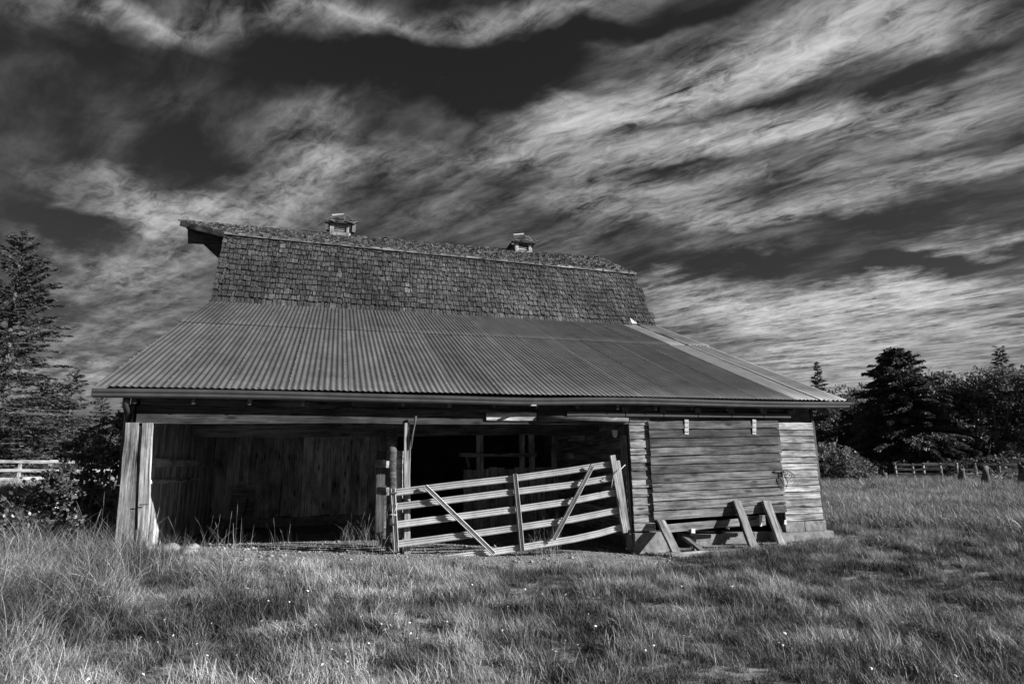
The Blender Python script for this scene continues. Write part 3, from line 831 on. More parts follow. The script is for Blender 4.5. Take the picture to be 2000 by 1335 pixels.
MB().box((5.3, BW + 1.5, -0.1), (L - 0.5, BW + 1.6, 5.9)).build('inner_partition', 'wood_dark', barn, tone=0.5)
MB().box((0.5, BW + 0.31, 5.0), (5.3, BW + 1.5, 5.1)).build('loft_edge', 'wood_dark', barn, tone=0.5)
# wall of the closed room that faces the bay
rw = MB(); rw.box((9.27, WY + 0.22, -0.05), (9.31, BW + 1.4, 2.75)); rwall = rw.build('room_wall', 'wood_dark', barn)
z = 0.15
while z < 2.7:
    plank('plank', (9.25, WY + 0.22, z + 0.07), (9.25, 5.5, z + 0.07), (-1, 0, 0), 0.135, 0.022, 'wood_grey', rwall, U(0.5, 0.9)); z += 0.14
for (px0, px1, py0, py1) in ((1110, 1142, 848, 862), (1105, 1122, 884, 896)):
    a = atX(px0, (py0 + py1) / 2, 9.225); b = atX(px1, (py0 + py1) / 2, 9.225)
    plank('patch_board', a, b, (-1, 0, 0), 0.15, 0.02, 'wood_grey', rwall, 1.0)

# pier between bay and sliding door
PX0, PX1 = 9.16, 9.55
pier = MB().box((PX0, WY + 0.06, 0.0), (PX1 + 0.1, WY + 0.2, 2.5)).build('front_pier', 'wood_dark', barn)
zs = 0.31; k = 0
while zs < 2.40:
    hgt = min(U(0.135, 0.175), 2.46 - zs)
    plank('plank', (PX0, WY + 0.0, zs + hgt / 2), (PX1 + 0.05, WY + 0.0, zs + hgt / 2 + U(-0.004, 0.004)), (0, -1, 0.10), hgt - 0.012, 0.026, 'wood_grey', pier, U(0.7, 1.3)); zs += hgt
plank('edge_post', (PX0 - 0.06, WY + 0.10, -0.02), (PX0 - 0.075, WY + 0.12, 2.15), (0, -1, 0), 0.07, 0.14, 'wood_grey', pier, 0.6)
plank('plank', (PX0, WY - 0.02, 2.46), (PX1 + 0.06, WY - 0.02, 2.46), (0, -1, 0), 0.10, 0.03, 'wood_grey', pier, 0.7)
fp = MB().prism([(PX0 - 0.05, -0.35), (PX0 - 0.02, 0.29), (PX1 + 0.30, 0.29), (PX1 + 0.34, -0.3)], 1, WY - 0.06, WY + 0.3)
fp.build('footing', 'concrete', barn)
# right panel
RX0, RX1 = 12.72, 13.62
rp = MB().box((RX0 - 0.1, WY + 0.06, 0.28), (RX1, WY + 0.2, 2.5)).build('right_panel', 'wood_dark', barn)
zs = 0.365
while zs < 2.38:
    hgt = min(U(0.13, 0.17), 2.44 - zs)
    plank('plank', (RX0 - 0.05, WY + 0.0, zs + hgt / 2), (RX1 + U(-0.01, 0.01), WY + 0.0, zs + hgt / 2 + U(-0.004, 0.004)), (0, -1, 0.10), hgt - 0.012, 0.026, 'wood_grey', rp, U(0.95, 1.6)); zs += hgt
plank('corner_trim', (RX1 + 0.04, WY + 0.08, 0.22), (RX1 + 0.03, WY + 0.08, 2.72), (0, -1, 0), 0.07, 0.16, 'wood_grey', rp, 0.28)
# blocks under the panel
for (x0, x1, z0, z1, y0) in ((RX0 - 0.08, RX0 + 0.40, 0.155, 0.355, WY - 0.02), (RX0 + 0.415, RX1 + 0.05, 0.155, 0.355, WY - 0.02)):
    MB().box((x0, y0, z0), (x1, WY + 0.2, z1)).build('concrete_block', 'concrete', barn, tone=1.0)
MB().prism([(RX0 - 0.35, -0.3), (RX0 - 0.33, 0.15), (RX1 + 0.12, 0.15), (RX1 + 0.16, -0.3)], 1, WY - 0.12, WY + 0.3).build('footing', 'concrete', barn)
MB().box((10.6, WY + 0.25, -0.3), (RX0 - 0.3, WY + 0.9, 0.16)).build('slab_edge', 'concrete', barn)
MB().box((10.2, WY + 0.9, -0.3), (10.25, WY + 6, 2.5)).build('room_inner_wall', 'wood_dark', barn)

# sliding door
DY = WY - 0.045
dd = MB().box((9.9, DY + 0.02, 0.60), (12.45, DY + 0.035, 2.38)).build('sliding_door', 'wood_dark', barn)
dtl, dtr = atY(1266, 822, DY), atY(1521, 820, DY)
dbl, dbr = atY(1277, 1016, DY), atY(1536, 1000, DY)
NB = 11
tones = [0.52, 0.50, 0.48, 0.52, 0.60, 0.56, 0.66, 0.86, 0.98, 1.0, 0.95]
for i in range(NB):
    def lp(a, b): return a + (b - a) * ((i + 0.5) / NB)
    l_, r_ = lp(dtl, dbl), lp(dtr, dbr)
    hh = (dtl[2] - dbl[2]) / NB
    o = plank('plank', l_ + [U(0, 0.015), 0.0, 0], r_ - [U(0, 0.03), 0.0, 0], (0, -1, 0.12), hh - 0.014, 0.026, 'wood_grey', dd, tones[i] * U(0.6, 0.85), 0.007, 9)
a, b = atY(1300, 1031, DY + 0.03), atY(1443, 1020, DY + 0.03)
plank('plank', a, b, (0, -1, 0), 0.15, 0.026, 'wood_grey', dd, 0.8)
a, b = atY(1460, 1017, DY + 0.03), atY(1494, 1015, DY + 0.03)
plank('plank', a, b, (0, -1, 0), 0.20, 0.026, 'wood_grey', dd, 0.7)
for px_ in (1341, 1473):
    a, b = atY(px_, 848, DY - 0.02), atY(px_, 819, DY - 0.02)
    hg = plank('hanger_strap', a, b, (0, -1, 0), 0.095, 0.012, 'galvanised', dd, 0.75, 0.001, 1)
    Lh = float(np.linalg.norm(b - a))
    for q in (0.18, 0.48, 0.8):
        for s in (-0.022, 0.022):
            MB().tube([(Lh * q, s, 0.005), (Lh * q, s, 0.016)], 0.009, 6).build('bolt', 'dark_iron', hg)
# door track above
tx = [7.8, 9.05, 9.9, 10.7, 11.5, 12.3, 13.0]
for a, b in zip(tx[:-1], tx[1:]):
    MB().prism([(DY - 0.07, 2.515), (DY - 0.075, 2.60), (DY - 0.03, 2.625), (DY + 0.01, 2.62), (DY + 0.01, 2.52)], 0, a, b - 0.02).build('door_track', 'dark_iron', barn, tone=0.7)
    MB().box((b - 0.09, DY - 0.09, 2.60), (b + 0.05, DY + 0.02, 2.70)).build('track_bracket', 'dark_iron', barn)
# latch with a coil of wire at the right edge of the door
lt = MB()
c0 = atY(1534, 922, DY - 0.06)
plank('latch_bar', atY(1513, 920, DY - 0.03), atY(1532, 921, DY - 0.03), (0, -1, 0), 0.035, 0.02, 'dark_iron', dd, 1.0, 0.001, 1)
for k in range(5):
    pts = []
    for q in range(15):
        th = 2 * math.pi * q / 14 + k
        pts.append((c0[0] + (0.07 + 0.012 * k) * math.cos(th) + 0.02 * k, c0[1] - 0.01 * k, c0[2] - 0.03 * k + (0.05 + 0.02 * k) * math.sin(th)))
    lt.tube(pts, 0.005, 5)
lt.tube([tuple(c0), (c0[0] + 0.03, c0[1], c0[2] - 0.2), (c0[0] - 0.02, c0[1], c0[2] - 0.32)], 0.005, 5)
o = lt.build('wire_coil', 'dark_iron', None, True); tag(o, 'tangled coil of dark wire hanging at the sliding door latch', 'wire')
# pale tabs hanging under the door
for (px_, py0, py1, w_) in ((1354, 1032, 1040, 0.09), (1421, 1027, 1032, 0.07), (1486, 1005, 1027, 0.06), (1534, 1015, 1023, 0.06)):
    a, b = atY(px_, py1, DY - 0.005), atY(px_, py0, DY - 0.005)
    plank('guide_bracket', a, b, (0, -1, 0), w_, 0.012, 'white_paint', dd, 1.0, 0.006, 2)

# cupolas on the ridge
def cupola(px_, py_top, py_base, wid):
    base = atY(px_, py_base, D3 - 0.3)
    X = base[0]; z0 = base[2] - 0.10
    cu = MB().box((X - wid / 2 + 0.02, D3 - wid / 2 + 0.02, z0 - 0.25), (X + wid / 2 - 0.02, D3 + wid / 2 - 0.02, z0 + 0.10))
    c_ = cu.build('cupola', 'wood_grey', barn, tone=0.6)
    hh = 0.46; h0 = z0 + 0.10
    n = 6
    for i in range(n):
        xx = X - wid / 2 + wid * (i + 0.5) / n
        plank('skirt_board', (xx, D3 - wid / 2, z0 - 0.30), (xx, D3 - wid / 2, h0 + 0.06), (0, -1, 0), wid / n - 0.008, 0.03, 'wood_grey', c_, U(0.75, 1.1))
    for sx_ in (-1, 1):
        for sy_ in (-1, 1):
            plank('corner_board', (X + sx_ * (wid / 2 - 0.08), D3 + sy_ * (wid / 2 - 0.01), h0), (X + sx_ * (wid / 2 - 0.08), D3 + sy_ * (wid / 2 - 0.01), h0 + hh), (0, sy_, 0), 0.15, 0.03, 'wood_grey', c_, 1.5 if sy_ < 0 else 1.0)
    for sx_ in (-1, 1):
        MB().box((X + sx_ * (wid / 2 - 0.02) - 0.015, D3 - wid / 2 + 0.02, h0), (X + sx_ * (wid / 2 - 0.02) + 0.015, D3 + wid / 2 - 0.02, h0 + hh)).build('side_panel', 'wood_dark', c_)
    MB().box((X - wid / 2 + 0.1, D3 - 0.05, h0), (X + wid / 2 - 0.1, D3, h0 + hh)).build('baffle', 'dark_iron', c_, tone=0.3)
    for i in range(5):
        zz = h0 + 0.05 + i * (hh - 0.08) / 5
        plank('louver', (X - wid / 2 + 0.14, D3 - wid / 2 + 0.06, zz + 0.03), (X + wid / 2 - 0.14, D3 - wid / 2 + 0.06, zz + 0.03), (0, -0.75, 0.66), 0.085, 0.018, 'wood_grey', c_, 1.3, 0.002, 1)
    # hipped shingle roof
    ov = 0.13; zt = h0 + hh; zr = zt + 0.42
    hr = MB()
    e = wid / 2 + ov
    hr.v = [(X - e, D3 - e, zt - 0.03), (X + e, D3 - e, zt - 0.03), (X + e, D3 + e, zt - 0.03), (X - e, D3 + e, zt - 0.03), (X - 0.2, D3, zr), (X + 0.2, D3, zr),
            (X - e, D3 - e, zt - 0.08), (X + e, D3 - e, zt - 0.08), (X + e, D3 + e, zt - 0.08), (X - e, D3 + e, zt - 0.08)]
    hr.f = [(0, 1, 5, 4), (1, 2, 5), (2, 3, 4, 5), (3, 0, 4), (6, 9, 8, 7), (0, 6, 7, 1), (1, 7, 8, 2), (2, 8, 9, 3), (3, 9, 6, 0)]
    rf = hr.build('cupola_roof', 'shingle', c_)
    ms = MB()
    for r in range(4):
        t = r / 4
        xa, xb = (X - e) * (1 - t) + (X - 0.2) * t, (X + e) * (1 - t) + (X + 0.2) * t
        yy = (D3 - e) * (1 - t) + D3 * t; zz = (zt - 0.03) * (1 - t) + zr * t
        uu = Vector((0, e, zr - zt + 0.03)).normalized(); nn = Vector((1, 0, 0)).cross(uu)
        xx = xa - 0.03
        while xx < xb:
            w_ = U(0.1, 0.2); v, f = shingle_geo(w_ - 0.006, 0.22, U(0.025, 0.05), random.randrange(9999))
            M = Matrix(((1, 0, 0), tuple(uu), tuple(nn))).transposed().to_4x4() @ Matrix.Rotation(U(-0.05, 0.05), 4, 'Z') @ Matrix.Rotation(-0.08, 4, 'X')
            M.translation = Vector((xx, yy, zz)) + uu * U(-0.04, 0.02)
            b = len(ms.v); ms.v += [tuple(M @ Vector(q)) for q in v]; ms.f += [tuple(b + i for i in q) for q in f]
            xx += w_
    tag(ms.build('roof_shingles', 'mossy_shingle', rf), kind='stuff')
    plank('ridge_cap', (X - 0.32, D3 - 0.05, zr - 0.03), (X + 0.12, D3 - 0.05, zr + 0.06), (0, -0.6, 0.8), 0.12, 0.03, 'wood_grey', rf, 1.6)
    for sx_ in (-1, 1):
        plank('gusset', (X + sx_ * (wid / 2 + 0.10), D3 - wid / 2 - 0.05, zt - 0.36 if px_ < 800 else zt - 0.18), (X + sx_ * (wid / 2 + 0.12), D3 - wid / 2 - 0.05, zt - 0.05), (0, -1, 0), 0.12, 0.03, 'wood_dark', c_)
cupola(664, 417, 458, 0.76)
cupola(1022, 457, 494, 0.74)

# white scrap at the roof junction
a = atY(1228, 630, D1 - 0.12)
sc_ = MB(); sc_.v = [(0, 0, 0), (0.06, -0.02, 0.16), (0.15, -0.02, 0.10), (0.30, -0.05, -0.02), (0.10, -0.06, -0.03)]
sc_.v += [(x_, y_ + 0.012, z_ + 0.012) for (x_, y_, z_) in sc_.v[:5]]
sc_.f = [(0, 1, 2, 3, 4), (9, 8, 7, 6, 5)] + [(i, i + 5, (i + 1) % 5 + 5, (i + 1) % 5) for i in range(5)]
sc_.build('flashing_scrap', 'white_paint', barn, loc=tuple(a))

# ------------------------------------------------------------------ hanging lamp sockets and rope in the bay
for px_, py0, py1, w_, m_, lb in ((1186, 828, 851, 0.05, 'dark_iron', 'small dark electrical socket hanging on a wire beside the white one'), (1201, 828, 852, 0.09, 'white_paint', 'white electrical socket hanging on a wire under the barn header')):
    top = atY(px_, py0, WY + 0.35); bot = atY(px_, py1, WY + 0.35)
    e_ = empty('electrical_socket', (bot[0], WY + 0.35, bot[2])); tag(e_, lb, 'socket')
    Hh = top[2] - bot[2]
    b_ = MB().box((-w_ / 2, -0.03, 0.02), (w_ / 2, 0.03, Hh * 0.52)).box((-w_ * 0.25, -0.02, -0.02), (w_ * 0.3, 0.02, 0.02)); b_.build('socket_body', m_, e_)
    MB().tube([(0, 0, Hh * 0.5), (0.01, 0, Hh + 0.15)], 0.006, 5).build('wire', 'wire_metal', e_)
rp_ = MB()
rp_.tube([tuple(atY(812, 812, WY - 0.12)), tuple(atY(809, 832, WY - 0.1)), tuple(atY(805, 852, WY - 0.1)), tuple(atY(803, 876, WY - 0.1))], [0.022, 0.016, 0.020, 0.010], 6)
tag(rp_.build('rope', 'bark', None, True), 'short dark frayed rope hanging from the header beside the square post', 'rope')

# ------------------------------------------------------------------ gate
GY_ = 0.02
gbase = atY(770, 1078, GY_)
gate = empty('farm_gate', (gbase[0], GY_, gz(gbase[0], GY_)))
tag(gate, 'sagging five-rail metal farm gate tied across the open barn bay', 'gate')
gl = np.array(gate.location)
def gpt(px_, py_, dy=0.0): return atY(px_, py_, GY_ + dy) - gl
def channel(name, pts, wd, dep, mat, tone, face=(0, -1, 0), parent=gate):
    """a ribbed strip swept along pts"""
    g = MB(); pr = [(-0.5, 0.0), (-0.5, -0.6), (-0.36, -1.0), (-0.2, -0.35), (-0.07, -0.35), (0.0, -0.75), (0.07, -0.35), (0.2, -0.35), (0.36, -1.0), (0.5, -0.6), (0.5, 0.0)]
    fc = Vector(face); k = len(pts); n = len(pr)
    pts = [Vector(map(float, p)) for p in pts]
    for i, p in enumerate(pts):
        d = (pts[min(i + 1, k - 1)] - pts[max(i - 1, 0)]).normalized(); s = fc.cross(d).normalized()
        for (a, b) in pr: g.v.append(tuple(p + s * (a * wd) - fc * (b * dep)))
    for i in range(k - 1):
        for j in range(n):
            q = (j + 1) % n; s = i * n; g.f.append((s + j, s + q, s + n + q, s + n + j))
    g.f.append(tuple(range(n))[::-1]); g.f.append(tuple((k - 1) * n + j for j in range(n)))
    return g.build(name, mat, parent, False, tone)
rails = [((772, 961), (885, 947), (1003, 934), (1110, 919), (1196, 905)),
         ((774, 989), (885, 975), (1004, 960), (1110, 947), (1198, 932)),
         ((775, 1024), (890, 1009), (1007, 994), (1110, 979), (1201, 961)),
         ((776, 1062), (890, 1047), (1009, 1030), (1115, 1014), (1206, 996)),
         ((790, 1101), (890, 1088), (1010, 1070), (1120, 1052), (1170, 1041), (1212, 1029))]
for i, r in enumerate(rails):
    channel('rail', [gpt(*q) for q in r], 0.118, 0.032, 'rail_metal', U(0.9, 1.1))
def gbar(name, p, q, wd, dy, tone, mat='rail_metal', dep=0.034):
    n = 5
    pts = [gpt(p[0] + (q[0] - p[0]) * i / (n - 1), p[1] + (q[1] - p[1]) * i / (n - 1), dy) + (np.array([0, -0.01 * math.sin(i), 0])) for i in range(n)]
    return channel(name, pts, wd, dep, mat, tone)
gbar('upright', (767, 953), (774, 1076), 0.09, -0.045, 0.75)
gbar('upright', (1005, 925), (1020, 1075), 0.088, -0.045, 0.7)
gbar('brace', (830, 949), (965, 1081), 0.085, -0.085, 1.0)
gbar('brace', (1157, 908), (1081, 1053), 0.085, -0.085, 0.95)
plank('end_board', gpt(1221, 1039, -0.06), gpt(1196, 889, -0.06), (0, -1, 0), 0.105, 0.05, 'wood_grey', gate, 1.15)
plank('end_board', gpt(1226, 1034, 0.04), gpt(1206, 899, 0.04), (0, -1, 0), 0.085, 0.05, 'wood_grey', gate, 0.9)
for (a, b) in (((766, 962), 0), ((766, 1022), 0)):
    MB().box(tuple(gpt(a[0] - 4, a[1] + 2, -0.10)), tuple(gpt(a[0] + 8, a[1] - 2, 0.02))).build('hinge', 'dark_iron', gate)
# twine ties
tw = MB()
tw.tube([tuple(atY(768, 985, GY_ - 0.1)), tuple(atY(776, 982, GY_ - 0.12)), tuple(atY(770, 1000, GY_ - 0.12)), tuple(atY(760, 1004, GY_ - 0.1)), tuple(atY(775, 1005, GY_ - 0.12))], 0.008, 5)
tw.tube([tuple(atY(762, 985, GY_ - 0.05)), tuple(atY(756, 1000, GY_ - 0.05)), tuple(atY(757, 1012, GY_ - 0.03))], 0.006, 5)
tag(tw.build('twine', 'rope', None, True), 'pale twine knotted round the left upright of the metal gate', 'twine')
tw = MB()
tw.tube([tuple(atY(1221, 907, GY_ - 0.1)), tuple(atY(1210, 918, GY_ - 0.13)), tuple(atY(1198, 928, GY_ - 0.13)), tuple(atY(1196, 940, GY_ - 0.12)), tuple(atY(1194, 952, GY_ - 0.12))], 0.008, 5)
tw.tube([tuple(atY(1200, 927, GY_ - 0.13)), tuple(atY(1203, 938, GY_ - 0.13)), tuple(atY(1198, 948, GY_ - 0.13))], 0.006, 5)
tag(tw.build('twine', 'rope', None, True), 'pale twine tying the gate end board back towards the planked pier', 'twine')

# ------------------------------------------------------------------ boards leaning on the sliding door
def lean_board(pt, pb, wd, yt, yb, label, tone, th=0.045):
    t_ = atY(pt[0], pt[1], yt); b_ = atY(pb[0], pb[1], yb)
    e_ = empty('leaning_board', tuple(b_))
    tag(e_, label, 'board', 'boards leaning at the sliding door')
    plank('board', (0, 0, 0), t_ - b_, (0.15, -1, 0.25), wd, th, 'wood_grey', e_, tone, 0.005, 6)
lean_board((1290, 1016), (1321, 1079), 0.20, DY - 0.03, -0.40, 'short weathered board leaning at the left bottom corner of the sliding door', 0.75)
lean_board((1438, 978), (1473, 1072), 0.20, DY - 0.03, -0.30, 'tall weathered board leaning on the sliding door, left of the tall pair', 0.85, 0.06)
lean_board((1495, 978), (1529, 1066), 0.21, DY - 0.03, -0.25, 'tall weathered board leaning nearest the light panel at the door right end', 0.85, 0.06)
lean_board((1339, 1050), (1374, 1077), 0.19, DY + 0.10, -0.35, 'low dark board slanting under the sliding door onto the dirt', 0.5)
a = atY(1311, 1083, -0.46); b = atY(1478, 1074, -0.40)
e_ = empty('ground_board', (float(a[0]), float(a[1]), float(a[2]))); tag(e_, 'long narrow board lying flat on the ground before the sliding door', 'board')
plank('board', (0, 0, 0), b - a, (0, -1, 0.5), 0.085, 0.04, 'wood_grey', e_, 0.95, 0.005, 6)

# ------------------------------------------------------------------ vegetation helpers
def cards(C, Dr, Nn, ln, wd):
    """diamond cards: centres C, long axis Dr, side axis Nn"""
    n = len(C)
    ln = np.broadcast_to(np.asarray(ln, float).reshape(-1, 1), (n, 1)); wd = np.broadcast_to(np.asarray(wd, float).reshape(-1, 1), (n, 1))
    V = np.empty((n, 4, 3))
    V[:, 0] = C - Dr * ln / 2; V[:, 1] = C + Nn * wd / 2; V[:, 2] = C + Dr * ln / 2; V[:, 3] = C - Nn * wd / 2
    return V.reshape(-1, 3), np.arange(n * 4).reshape(n, 4)
def unit(a): return a / (np.linalg.norm(a, axis=-1, keepdims=True) + 1e-9)
def rnd_dirs(g, n): return unit(g.normal(size=(n, 3)))

def conifer(name, base, H, R, label, seed, group, mat='needles', whorls=34, per=7, ncards=70, csize=0.30, droop=0.30, shape=1.0, hang=0.5, bare=0.03, asym=None):
    g = np.random.default_rng(seed)
    root = empty(name, tuple(base)); tag(root, label, 'tree', group)
    tr = MB(); k = 8
    tr.tube([(0.04 * math.sin(i * 2), 0.04 * math.cos(i * 3), H * i / (k - 1) * 0.98 - 0.3) for i in range(k)], [max(0.02, 0.022 * H * (1 - i / (k - 0.7))) for i in range(k)], 8)
    CC = []; DD = []; SS = []
    for wi in range(whorls):
        t = bare + (1 - bare) * ((wi + g.uniform(-0.3, 0.3)) / whorls)
        t = min(max(t, bare), 0.985)
        rt = R * ((1 - t) ** shape) * min(1.0, 0.55 + t * 3)
        for b in range(per):
            a = g.uniform(0, 2 * math.pi)
            ln = rt * g.uniform(0.55, 1.12) + 0.12
            if asym is not None: ln *= 1 + asym[1] * math.cos(a - asym[0])
            out = np.array([math.cos(a), math.sin(a), 0]); side = np.array([-math.sin(a), math.cos(a), 0])
            z0 = (t + g.uniform(-0.7, 0.7) / whorls) * H
            up0 = 0.15 + 0.75 * t ** 3 + 0.08 * g.normal()
            nc = max(8, int(ncards * (ln / R) ** 1.1))
            s = np.sqrt(g.uniform(0.02, 1.0, nc))
            zc = z0 + ln * (up0 * s - droop * s * s + 0.12 * s ** 3 * 2 * droop)
            lat = g.uniform(-1, 1, nc) * (0.30 * ln * (1.05 - s) * np.minimum(1, s * 3) + 0.05)
            hd = -np.abs(g.normal(size=nc)) * hang * 0.35 * (0.3 + 0.7 * (1 - s))
            c = out * (ln * s)[:, None] + side * lat[:, None]; c[:, 2] += zc + hd
            d = unit(out[None] * 1.0 + side[None] * (np.sign(lat) * 0.7)[:, None] + g.normal(size=(nc, 3)) * 0.35 + np.array([0, 0, -hang * 0.7]))
            CC.append(c); DD.append(d); SS.append(g.uniform(0.55, 1.25, nc) * csize)
            if b % 2 == 0 and ln > 0.5:
                tr.tube([(0, 0, z0), tuple(out * ln * 0.5 + [0, 0, z0 + ln * (up0 * 0.5 - droop * 0.25)]), tuple(out * ln * 0.92 + [0, 0, z0 + ln * (up0 * 0.92 - droop * 0.8)])], [0.010 * R + 0.01, 0.02, 0.008], 4, False)
    tr.build('trunk', 'bark', root, True)
    C = np.concatenate(CC); D_ = np.concatenate(DD); S = np.concatenate(SS)
    N = unit(np.cross(D_, rnd_dirs(g, len(C))))
    V, Q = cards(C, D_, N, S * 1.15, S * 0.30)
    link('crown', npmesh('crown', V, Q, mat), root)
    return root

def broadleaf(name, base, H, lobes, label, seed, group, mat='leaf_tree', nleaf=9000, lsize=0.28, cat='tree', trunk=True, flat=0.0):
    """lobes: list of (dx,dy,z,r,rz)"""
    g = np.random.default_rng(seed)
    root = empty(name, tuple(base)); tag(root, label, cat, group)
    tr = MB()
    if trunk:
        zt = min(l[2] for l in lobes)
        tr.tube([(0, 0, -0.3), (0.05, 0, zt * 0.5), (0.1, 0.05, zt)], [0.03 * H, 0.022 * H, 0.016 * H], 8)
        for l in lobes: tr.tube([(0.1, 0.05, zt * 0.8), (l[0] * 0.5, l[1] * 0.5, (zt + l[2]) / 2), (l[0], l[1], l[2] + l[4] * 0.5)], [0.012 * H, 0.008 * H, 0.03], 5, False)
    else:
        for l in lobes: tr.tube([(l[0] * 0.3, l[1] * 0.3, -0.1), (l[0] * 0.8, l[1] * 0.8, l[2] * 0.6), (l[0], l[1], l[2] + l[4] * 0.5)], [0.04, 0.03, 0.01], 5, False)
    tr.build('trunk' if trunk else 'stem', 'bark', root, True)
    tot = sum(l[3] ** 2 for l in lobes); CC = []; DD = []
    for l in lobes:
        n = int(nleaf * l[3] ** 2 / tot)
        # clumps on and within the lobe
        ncl = max(10, int(n / 45))
        cd = rnd_dirs(g, ncl); cr_ = g.uniform(0.40, 1.0, ncl)[:, None]
        cc = cd * cr_ * np.array([l[3], l[3], l[4]]) + np.array(l[:3])
        idx = g.integers(0, ncl, n)
        sz = l[3] * 0.15 * g.uniform(0.6, 1.3, ncl)
        c = cc[idx] + g.normal(size=(n, 3)) * sz[idx][:, None] * np.array([1, 1, 0.65])
        CC.append(c); DD.append(unit(c - np.array(l[:3]) + g.normal(size=(n, 3)) * l[3] * 0.8))
    C = np.concatenate(CC); D_ = np.concatenate(DD); keep = C[:, 2] > 0.05; C = C[keep]; D_ = D_[keep]
    N = unit(np.cross(D_, rnd_dirs(g, len(C)))); S = g.uniform(0.6, 1.3, len(C)) * lsize
    V, Q = cards(C, D_, N, S, S * 0.62)
    link('crown' if trunk else 'foliage', npmesh('crown', V, Q, mat), root)
    return root
def gpos(px_, dist):
    d = px_ray(px_, 905.0); d = d / math.hypot(d[0], d[1])
    x_, y_ = CAM[0] + d[0] * dist, CAM[1] + d[1] * dist
    return np.array([x_, y_, gz(x_, y_)])
def top_h(px_, py_, base):
    """height of a thing at `base` whose top shows at pixel row py_"""
    d = px_ray(px_, py_); t_ = math.hypot(base[0] - CAM[0], base[1] - CAM[1]) / math.hypot(d[0], d[1])
    return CAM[2] + d[2] * t_ - base[2]

# ---- left conifers
LG = 'conifers beyond the left fence'
b = gpos(-22, 54); conifer('conifer_tree', b, top_h(-10, 452, b), 5.6, 'tallest dark conifer at the left edge with long ragged boughs', 11, LG, whorls=40, per=8, ncards=300, csize=0.30, droop=0.2, shape=0.62, hang=0.3)
b = gpos(122, 60); conifer('conifer_tree', b, top_h(122, 718, b), 4.2, 'pointed conifer just right of the tallest left one', 12, LG, whorls=26, per=7, ncards=150, csize=0.30, shape=0.85)
b = gpos(62, 59); conifer('conifer_tree', b, top_h(66, 742, b), 4.6, 'broad dark conifer under the boughs of the tallest left tree', 13, LG, whorls=26, per=8, ncards=150, csize=0.32, shape=0.7)
b = gpos(187, 60); conifer('conifer_tree', b, top_h(188, 774, b), 3.0, 'smaller conifer between the pointed one and the barn eave', 14, LG, whorls=22, per=7, ncards=110, csize=0.28, shape=0.8)
b = gpos(236, 58); conifer('conifer_tree', b, top_h(238, 780, b), 2.8, 'small conifer showing right under the barn eave corner', 15, LG, whorls=22, per=7, ncards=110, csize=0.28, shape=0.8)
b = gpos(-120, 54); conifer('conifer_tree', b, 7.0, 4.0, 'conifer half cut off at the left picture edge', 16, LG, whorls=26, per=8, ncards=100, csize=0.32, shape=0.8)

# ---- left bush by the corner boards
b = np.array([-0.65, 0.75, gz(-0.65, 0.75)])
broadleaf('leafy_bush', b, 2.2, [(0.05, 0.2, 0.75, 0.6, 0.65), (0.55, 0.3, 1.3, 0.42, 0.5), (-0.45, 0.1, 0.65, 0.55, 0.5), (0.55, -0.1, 0.7, 0.42, 0.6), (0.5, 0.6, 1.75, 0.42, 0.45), (0.1, 0.8, 1.3, 0.5, 0.5), (-0.3, -0.3, 0.45, 0.5, 0.4), (0.2, -0.2, 1.05, 0.4, 0.35)],
          'dark leafy bush crowding against the left corner boards', 21, None, 'leaf_bush', 9000, 0.075, 'bush', False)

# ---- left fence
def board_fence(name, pts, heights, label, mat, th, wd, ph=1.45, tones=(0.8, 1.1), post_mat=None):
    b0 = pts[0]; root = empty(name, (b0[0], b0[1], gz(b0[0], b0[1]))); tag(root, label, 'fence')
    o_ = np.array(root.location)
    for p in pts:
        zz = gz(p[0], p[1]); q = np.array([p[0], p[1], zz]) - o_
        plank('post', q + [0, 0, -0.2], q + [U(-0.03, 0.03), 0, ph], (0, -1, 0), 0.14, 0.14, post_mat or mat, root, U(*tones), 0.004, 2)
    for p, q in zip(pts[:-1], pts[1:]):
        for h_ in heights:
            if 'far side' in label and random.random() < 0.25: continue
            a = np.array([p[0], p[1], gz(p[0], p[1]) + h_ + U(-0.03, 0.03)]) - o_ + [0, -0.1, 0]
            c_ = np.array([q[0], q[1], gz(q[0], q[1]) + h_ + U(-0.03, 0.03)]) - o_ + [0, -0.1, 0]
            plank('rail', a, c_, (0.2, -1, 0), wd, th, mat, root, U(*tones), 0.006, 3)
    return root
fp_ = [gpos(px_, 46.0)[:2] for px_ in (-110, -35, 40, 98, 165, 230)]
board_fence('board_fence', fp_, (0.45, 0.92, 1.42), 'pale board fence across the left meadow behind the bushes', 'white_board', 0.03, 0.17, 1.5, (0.45, 0.75))

